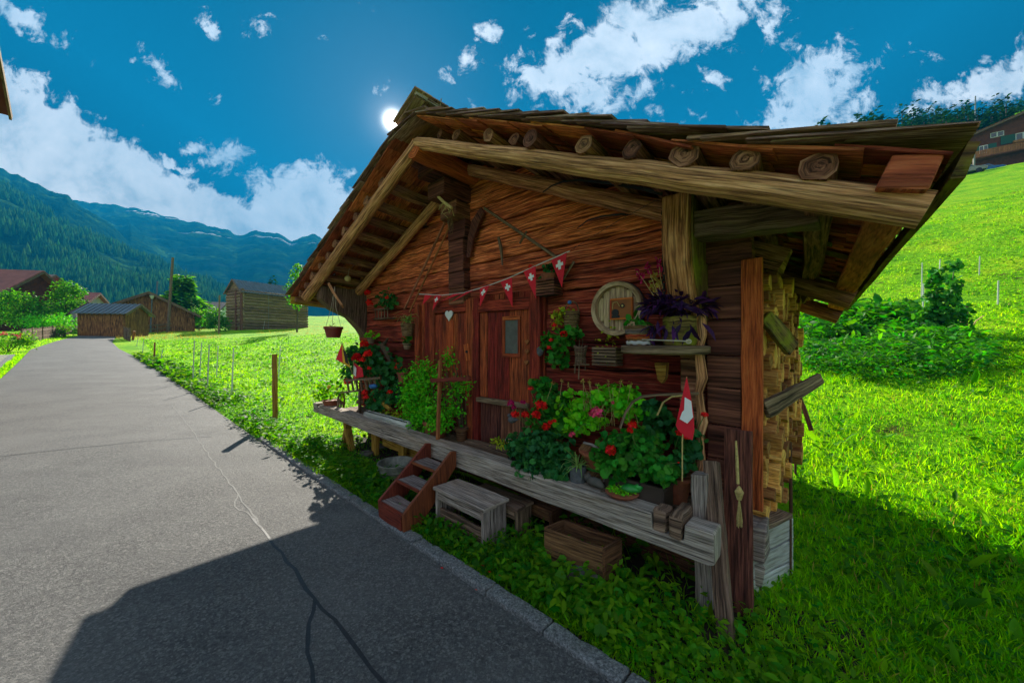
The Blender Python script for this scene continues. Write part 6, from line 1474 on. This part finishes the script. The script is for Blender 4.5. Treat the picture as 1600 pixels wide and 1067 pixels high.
P = gz(YP(102, 525, 39)); tree('garden_tree', 'leafy green garden tree left of the road before the pale brown roof', P, (HZ-438)/F*39+CH-P.z, sc2([(0, 0, .88, .62, .5), (.6, .1, .80, .55, .45), (-.5, 0, .72, .6, .5), (.25, .2, .60, .7, .5), (-.2, -.2, .42, .6, .5), (.7, 0, .5, .4, .35), (-.8, 0, .5, .5, .4)], 1.55), 2400, .24, trunk=.12)
P = gz(YP(36, 528, 36)); tree('garden_tree', 'wide leafy shrub tree at the far left before the red roofed house', P, (HZ-452)/F*36+CH-P.z, sc2([(0, 0, .80, .8, .45), (-.9, 0, .85, .9, .5), (.7, .1, .62, .7, .5), (-.2, 0, .5, .9, .5), (-1.3, 0, .6, .9, .6), (.3, 0, .3, .9, .5), (-1.0, .2, .35, 1.0, .5), (1.2, 0, .4, .7, .4)], 1.5), 3000, .25, trunk=.12)
def bush(label, px, py, Yk, r, hgt, N, size, mat, cat='bush', fl=None, name='bush'):
    P = gz(YP(px, py, Yk)) if Yk else G(px, py); g = thing(name, label, cat, P)
    bl = [(P+Vector((random.uniform(-r, r)*.7, random.uniform(-r, r)*.4, hgt*random.uniform(.35, .75))), r*.5, r*.5, hgt*.38) for _ in range(6)]
    foliage('foliage', g, bl, N, 'oval', size, mat, up=.4, shell=.55, free=True)
    b = B()
    for _ in range(6): q_ = P+Vector((random.uniform(-r, r)*.6, random.uniform(-r, r)*.4, hgt*.6)); b.tube([P-Z3*.1, P.lerp(q_, .5)+rv(.08), q_], [.025, .018, .008], 5)
    b.build('branch', 'bark', g)
    if fl:
        for _ in range(fl[1]): c = random.choice(bl); flower(g, c[0]+Vector((random.uniform(-1, 1)*c[1], -c[2]*.8, c[3]*random.uniform(.2, 1))), .10, fl[0], 10)
    return g
bush('low green garden bush with pink blossoms at the left frame edge', 12, 549, None, 1.1, 1.15, 1200, .11, 'weed', fl=('pinkp', 10))
bush('yellow green flowering bush behind the picket fence under the garden trees', 66, 528, 35, 2.2, 2.0, 1500, .18, 'gerlt', fl=('flagy', 6) if False else None)
bush('rounded green shrub growing through the far end of the picket fence', 100, 523, 33, .7, 1.3, 500, .13, 'weed')
bush('dense green bushes behind the rail fence right of the big barn', 312, 512, 52, 2.6, 3.4, 1500, .32, 'tree')
bush('dark green bush left of the log barn beside the distant pale house', 338, 505, 50, 1.5, 2.4, 900, .28, 'tree')
P = YP(1598, 205, 75); P.z -= 2; tree('leafy_tree', 'bright green leafy tree on the hill above the chalet roof', P-Z3*3, 9, [(0, 0, .8, 1.4, 1.4), (-.8, 0, .62, 1.2, 1.1), (1, 0, .6, 1.6, 1.4), (0, 0, .95, .8, .8)], 900, .5)
# climbing bean plant in the garden
P = G(1466, 528); k = P.y/F
g = thing('climbing_plant', 'tall leafy climbing plant with two shoots in the right hand garden', 'plant', P)
Q = lambda x, y, rx, ry: (YP(x, y, P.y), rx*k, .25, ry*k)
foliage('foliage', g, [Q(1462, 500, 26, 28), Q(1466, 470, 16, 24), Q(1462, 436, 10, 18), Q(1490, 450, 9, 22), Q(1492, 415, 9, 8), Q(1480, 495, 26, 24), Q(1440, 515, 22, 14)], 900, 'round', .17, 'ger', up=.2, free=True)
b = B(); b.tube([P, YP(1464, 470, P.y), YP(1461, 424, P.y)], [.03, .02, .012], 6); b.tube([P, YP(1484, 470, P.y), YP(1492, 412, P.y)], [.03, .02, .012], 6); b.build('stem', 'stem', g)
# conifers of the wood on the hill: each tree a thing
protos = []
for i in range(5):
    o = conifer_mesh('hill_conifer', random.uniform(11, 15), random.uniform(2.2, 3.0), 'fir', 420, wh=16); protos.append(o)
lab = 'dark conifer in the wood on the hill behind the chalet'; used = set()
n_ = 0; tries = 0
while n_ < 170 and tries < 6000:
    tries += 1; px = random.uniform(1130, 1640); Yc = random.uniform(74, 150)
    ytop = np.interp(px, [1130, 1255, 1300, 1400, 1500, 1600], [212, 198, 186, 170, 161, 151]) + random.uniform(-4, 34)
    top = YP(px, ytop, Yc); base = ground(top.x, top.y, False); hT = top.z-base
    if st(top)[1] < 108 or not 8 < hT < 21: continue
    o = random.choice(protos)
    if o.name in used: o = copy_tree(o)
    else: used.add(o.name)
    o.location = (top.x, top.y, base); o.scale = (hT/13,)*3; o.rotation_euler = (0, 0, random.uniform(0, 6)); tag(o, lab, 'tree', 'conifers of the wood on the right hill'); n_ += 1
print('hill conifers', n_)
for o in protos:
    if o.name not in used:
        for ch in list(o.children): bpy.data.objects.remove(ch)
        bpy.data.objects.remove(o)
# ---------------------------------------------------------------- grass and weeds
def scat_ground(name, label, gen, N, size, kind_, mat, aspect=None, up=1.0, jit=.35, lean=.5, dz=0.0, zvar=None):
    P = []; tries = 0
    while len(P) < N and tries < N*6:
        tries += 1; q = gen()
        if q is None: continue
        P.append((q[0], q[1], ground(q[0], q[1])+dz))
    P = np.array(P); n_ = len(P)
    if kind_ == 'blade':
        a = rng.random(n_)*6.283; z = np.stack([rng.normal(size=n_)*.28, rng.normal(size=n_)*.28, np.ones(n_)], 1)
        y = np.stack([np.cos(a), np.sin(a), np.zeros(n_)], 1); rot = frames(z, y)
    else:
        nr = np.array([0, -.15, up])+rng.normal(size=(n_, 3))*jit; rot = frames(nr, rng.normal(size=(n_, 3))+np.array([0, 0, lean]))
    # patches of taller and shorter growth
    pt = np.array([max(.35, 1+.8*mnoise.noise((q[0]*.9, q[1]*.9, 9))) for q in P])
    dist = np.hypot(P[:, 0], P[:, 1]); far = np.clip(dist/7, 1, 3.2)
    sz = size*rng.uniform(.55, 1.35, n_)*pt
    if zvar is not None: P[:, 2] += rng.random(n_)*zvar*pt
    if kind_ == 'blade': scl = np.stack([(aspect or .09)*size*far**1.0*rng.uniform(.8, 1.3, n_), sz, sz], 1)
    else: scl = np.stack([sz*(aspect or 1)*far**.8, sz*far**.8, sz*far**.8], 1)
    rn = np.clip(.5+.5*np.array([mnoise.noise((q[0]*.45, q[1]*.45, 4)) for q in P])+rng.normal(size=n_)*.25, 0, 1)
    o = scatter(name, kind_, P, rot, scl, mat, rnd=rn); kind(o, 'stuff'); o['label'] = label; o['category'] = 'grass' if kind_ == 'blade' else 'ground plants'; return o
def in_cabin(s, t): return -.15 < s < 5.5 and .62 < t < 2.6
def g_right():                               # meadow right of and behind the cabin, denser near the viewer
    Yk = 1.2+9.5*random.random()**1.7; px = random.uniform(1060, 1700); x = (px-800)/F*Yk; s, t = st((x, Yk))
    if t < -.40 or in_cabin(s, t) or (s > -.1 and t < .7): return None
    return (x, Yk)
def g_rfar():
    Yk = 7+26*random.random()**1.5; px = random.uniform(1200, 1650); x = (px-800)/F*Yk; s, t = st((x, Yk))
    if t < .6 or in_cabin(s, t): return None
    return (x, Yk)
def g_strip():
    s = random.uniform(-.5, 5.6); t = random.uniform(-.485, .55)
    if random.random() > (1.0 if t < -.12 else .5 if t < .1 else .1): return None
    if 2.1 < s < 2.64 and t < -.05 and random.random() < .8: return None
    q = W(s, t, 0); return (q.x, q.y)
def g_left():
    Yk = 4.3+30*random.random()**1.6; px = random.uniform(160, 640); x = (px-800)/F*Yk; s, t = st((x, Yk))
    if on_road(x, Yk) or t < -.56 or in_cabin(s, t) or (s < 5.3 and t > -.4): return None
    return (x, Yk)
def g_lverge():
    s = random.uniform(6, 56); t = leftedge(s)-.02-random.uniform(.0, .5)*(.6 if s < 31.5 else 4); q = W(s, t, 0); return (q.x, q.y)
def g_dry():
    if random.random() < .6: x_, y_ = random.uniform(400, 545), random.uniform(493, 522)
    else: x_, y_ = random.uniform(180, 345), random.uniform(512, 530)
    P = G(x_, y_); return (P.x, P.y)
scat_ground('grass', 'bright green meadow grass on the slope right of the cabin', g_right, 42000, .075, 'blade', 'grass')
scat_ground('grass', 'sunlit grass on the higher slope beyond the garden', g_rfar, 26000, .085, 'blade', 'grass')
scat_ground('grass', 'grass growing between the kerb and the cabin', g_strip, 6000, .10, 'blade', 'grass')
scat_ground('grass', 'bright grass of the meadow left of the cabin', g_left, 36000, .08, 'blade', 'grass')
scat_ground('grass', 'yellowish verge grass along the left road edge', g_lverge, 5000, .09, 'blade', 'grass')
scat_ground('dry_grass', 'dry yellow grass before the log barn and the rail fence', g_dry, 5000, .22, 'blade', 'dry', .03)
scat_ground('clover', 'broad leaved weeds in the meadow right of the cabin', g_right, 9000, .055, 'oval', 'weed', .75, zvar=.05)
scat_ground('clover', 'leafy plants all over the higher slope on the right', g_rfar, 8000, .06, 'oval', 'weed', .75, zvar=.06)
scat_ground('clover', 'leafy weeds covering the meadow left of the cabin', g_left, 15000, .06, 'oval', 'weed', .75, zvar=.07)
scat_ground('weeds', 'dark leafy weeds growing under the porch beam', g_strip, 8500, .062, 'oval', 'weed', .7, zvar=.17)
scat_ground('weeds', 'round lobed weed leaves in the strip between kerb and porch', g_strip, 2200, .06, 'round', 'potato', zvar=.14)
def g_dryr(): return g_right() if random.random() < .6 else g_rfar()
scat_ground('dry_grass', 'scattered dry straw coloured stalks in the meadow right of the cabin', g_dryr, 3500, .07, 'blade', 'dry')
scat_ground('clover', 'round clover leaves low in the grass right of the cabin', g_right, 5000, .035, 'round', 'potato', zvar=.04)
def g_dock():
    q = g_strip() if random.random() < .5 else g_right(); return q
scat_ground('dock_leaves', 'larger upright dock leaves among grass and weeds', g_dock, 620, .16, 'oval', 'weed', .42, up=.35, jit=.4, lean=1.6)
def edge_l():
    s = random.uniform(5.6, 30); t = np.interp(s, [6, 14, 20, 28, 36], [-.60, -.62, -.78, -1.3, -2.0])+.03+abs(random.gauss(0, .35)); q = W(s, t, 0); return (q.x, q.y)
scat_ground('verge_weeds', 'lush leafy weeds along the right road edge before the meadow', edge_l, 7000, .075, 'oval', 'weed', .8, zvar=.16)
# garden: dark soil bed, potato rows and taller plants
def g_kerb():
    s = random.uniform(-1.2, 5.6); t = -.50+abs(random.gauss(0, .06)); q = W(s, t, 0); return (q.x, q.y)
scat_ground('kerb_grass', 'short grass and small weeds growing along the inner side of the kerb', g_kerb, 3800, .065, 'blade', 'grass')
scat_ground('kerb_weeds', 'small weed leaves spilling along the inner side of the kerb', g_kerb, 1500, .045, 'oval', 'weed', .7, zvar=.08)
GA = [G(x, y) for x, y in [(1246, 578), (1330, 600), (1440, 606), (1540, 590), (1560, 555), (1500, 528), (1400, 526), (1250, 548)]]
GB = [G(x, y) for x, y in [(1246, 545), (1330, 528), (1420, 520), (1440, 505), (1400, 490), (1330, 486), (1250, 492)]]
def inpoly(poly):
    xs = [p_.x for p_ in poly]; ys = [p_.y for p_ in poly]; pl = [(p_.x, p_.y) for p_ in poly]
    def g_():
        x, y = random.uniform(min(xs), max(xs)), random.uniform(min(ys), max(ys)); return (x, y) if pip(x, y, pl) else None
    return g_
scat_ground('potato_plants', 'dense dark green potato patch on the slope behind the firewood', inpoly(GA), 9000, .10, 'oval', 'potato', .62, zvar=.42, up=.8)
scat_ground('garden_greens', 'leafy vegetable rows in the garden beyond the potato patch', inpoly(GB), 4200, .13, 'oval', 'potato', .7, zvar=.5, up=.8)
b = B()
for poly in (GB,):
    c = sum((p_ for p_ in poly), Vector())/len(poly); ring = [c+(p_-c)*k for k in (1.06, .7, .35) for p_ in poly]; m_ = len(poly)
    vs = [Vector((p_.x, p_.y, ground(p_.x, p_.y)+.03)) for p_ in ring]+[Vector((c.x, c.y, ground(c.x, c.y)+.03))]
    fs = [(a*m_+i, a*m_+(i+1) % m_, (a+1)*m_+(i+1) % m_, (a+1)*m_+i) for a in range(2) for i in range(m_)]+[(2*m_+i, 2*m_+(i+1) % m_, 3*m_) for i in range(m_)]
    b._add(vs, fs, [[(0, 0)]*len(f) for f in fs])
kind(b.build('garden_bed', 'soil'), 'structure')
# dark earth under the cabin porch
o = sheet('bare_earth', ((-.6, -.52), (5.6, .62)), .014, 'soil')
# ---------------------------------------------------------------- mountain air
if HAZE > 0:
    b = B(); X0, X1, Y0, Y1, Z0, Z1 = -1500, 1300, -900, 2100, -40, 1010
    me = bpy.data.meshes.new('haze')
    me.from_pydata([(X0,Y0,Z0),(X1,Y0,Z0),(X1,Y1,Z0),(X0,Y1,Z0),(X0,Y0,Z1),(X1,Y0,Z1),(X1,Y1,Z1),(X0,Y1,Z1)], [], [(3,2,1,0),(4,5,6,7),(0,1,5,4),(1,2,6,5),(2,3,7,6),(3,0,4,7)])
    m, n = newmat('mountain_haze')
    pv = n.add('ShaderNodeVolumePrincipled', {'Color': (0.005, 0.27, 0.60, 1), 'Density': HAZE, 'Anisotropy': 0.0})
    n.l.new(pv.outputs[0], n.add('ShaderNodeOutputMaterial').inputs['Volume'])
    me.materials.append(m); hz = bpy.data.objects.new('haze', me); COL.objects.link(hz); kind(hz, 'stuff')
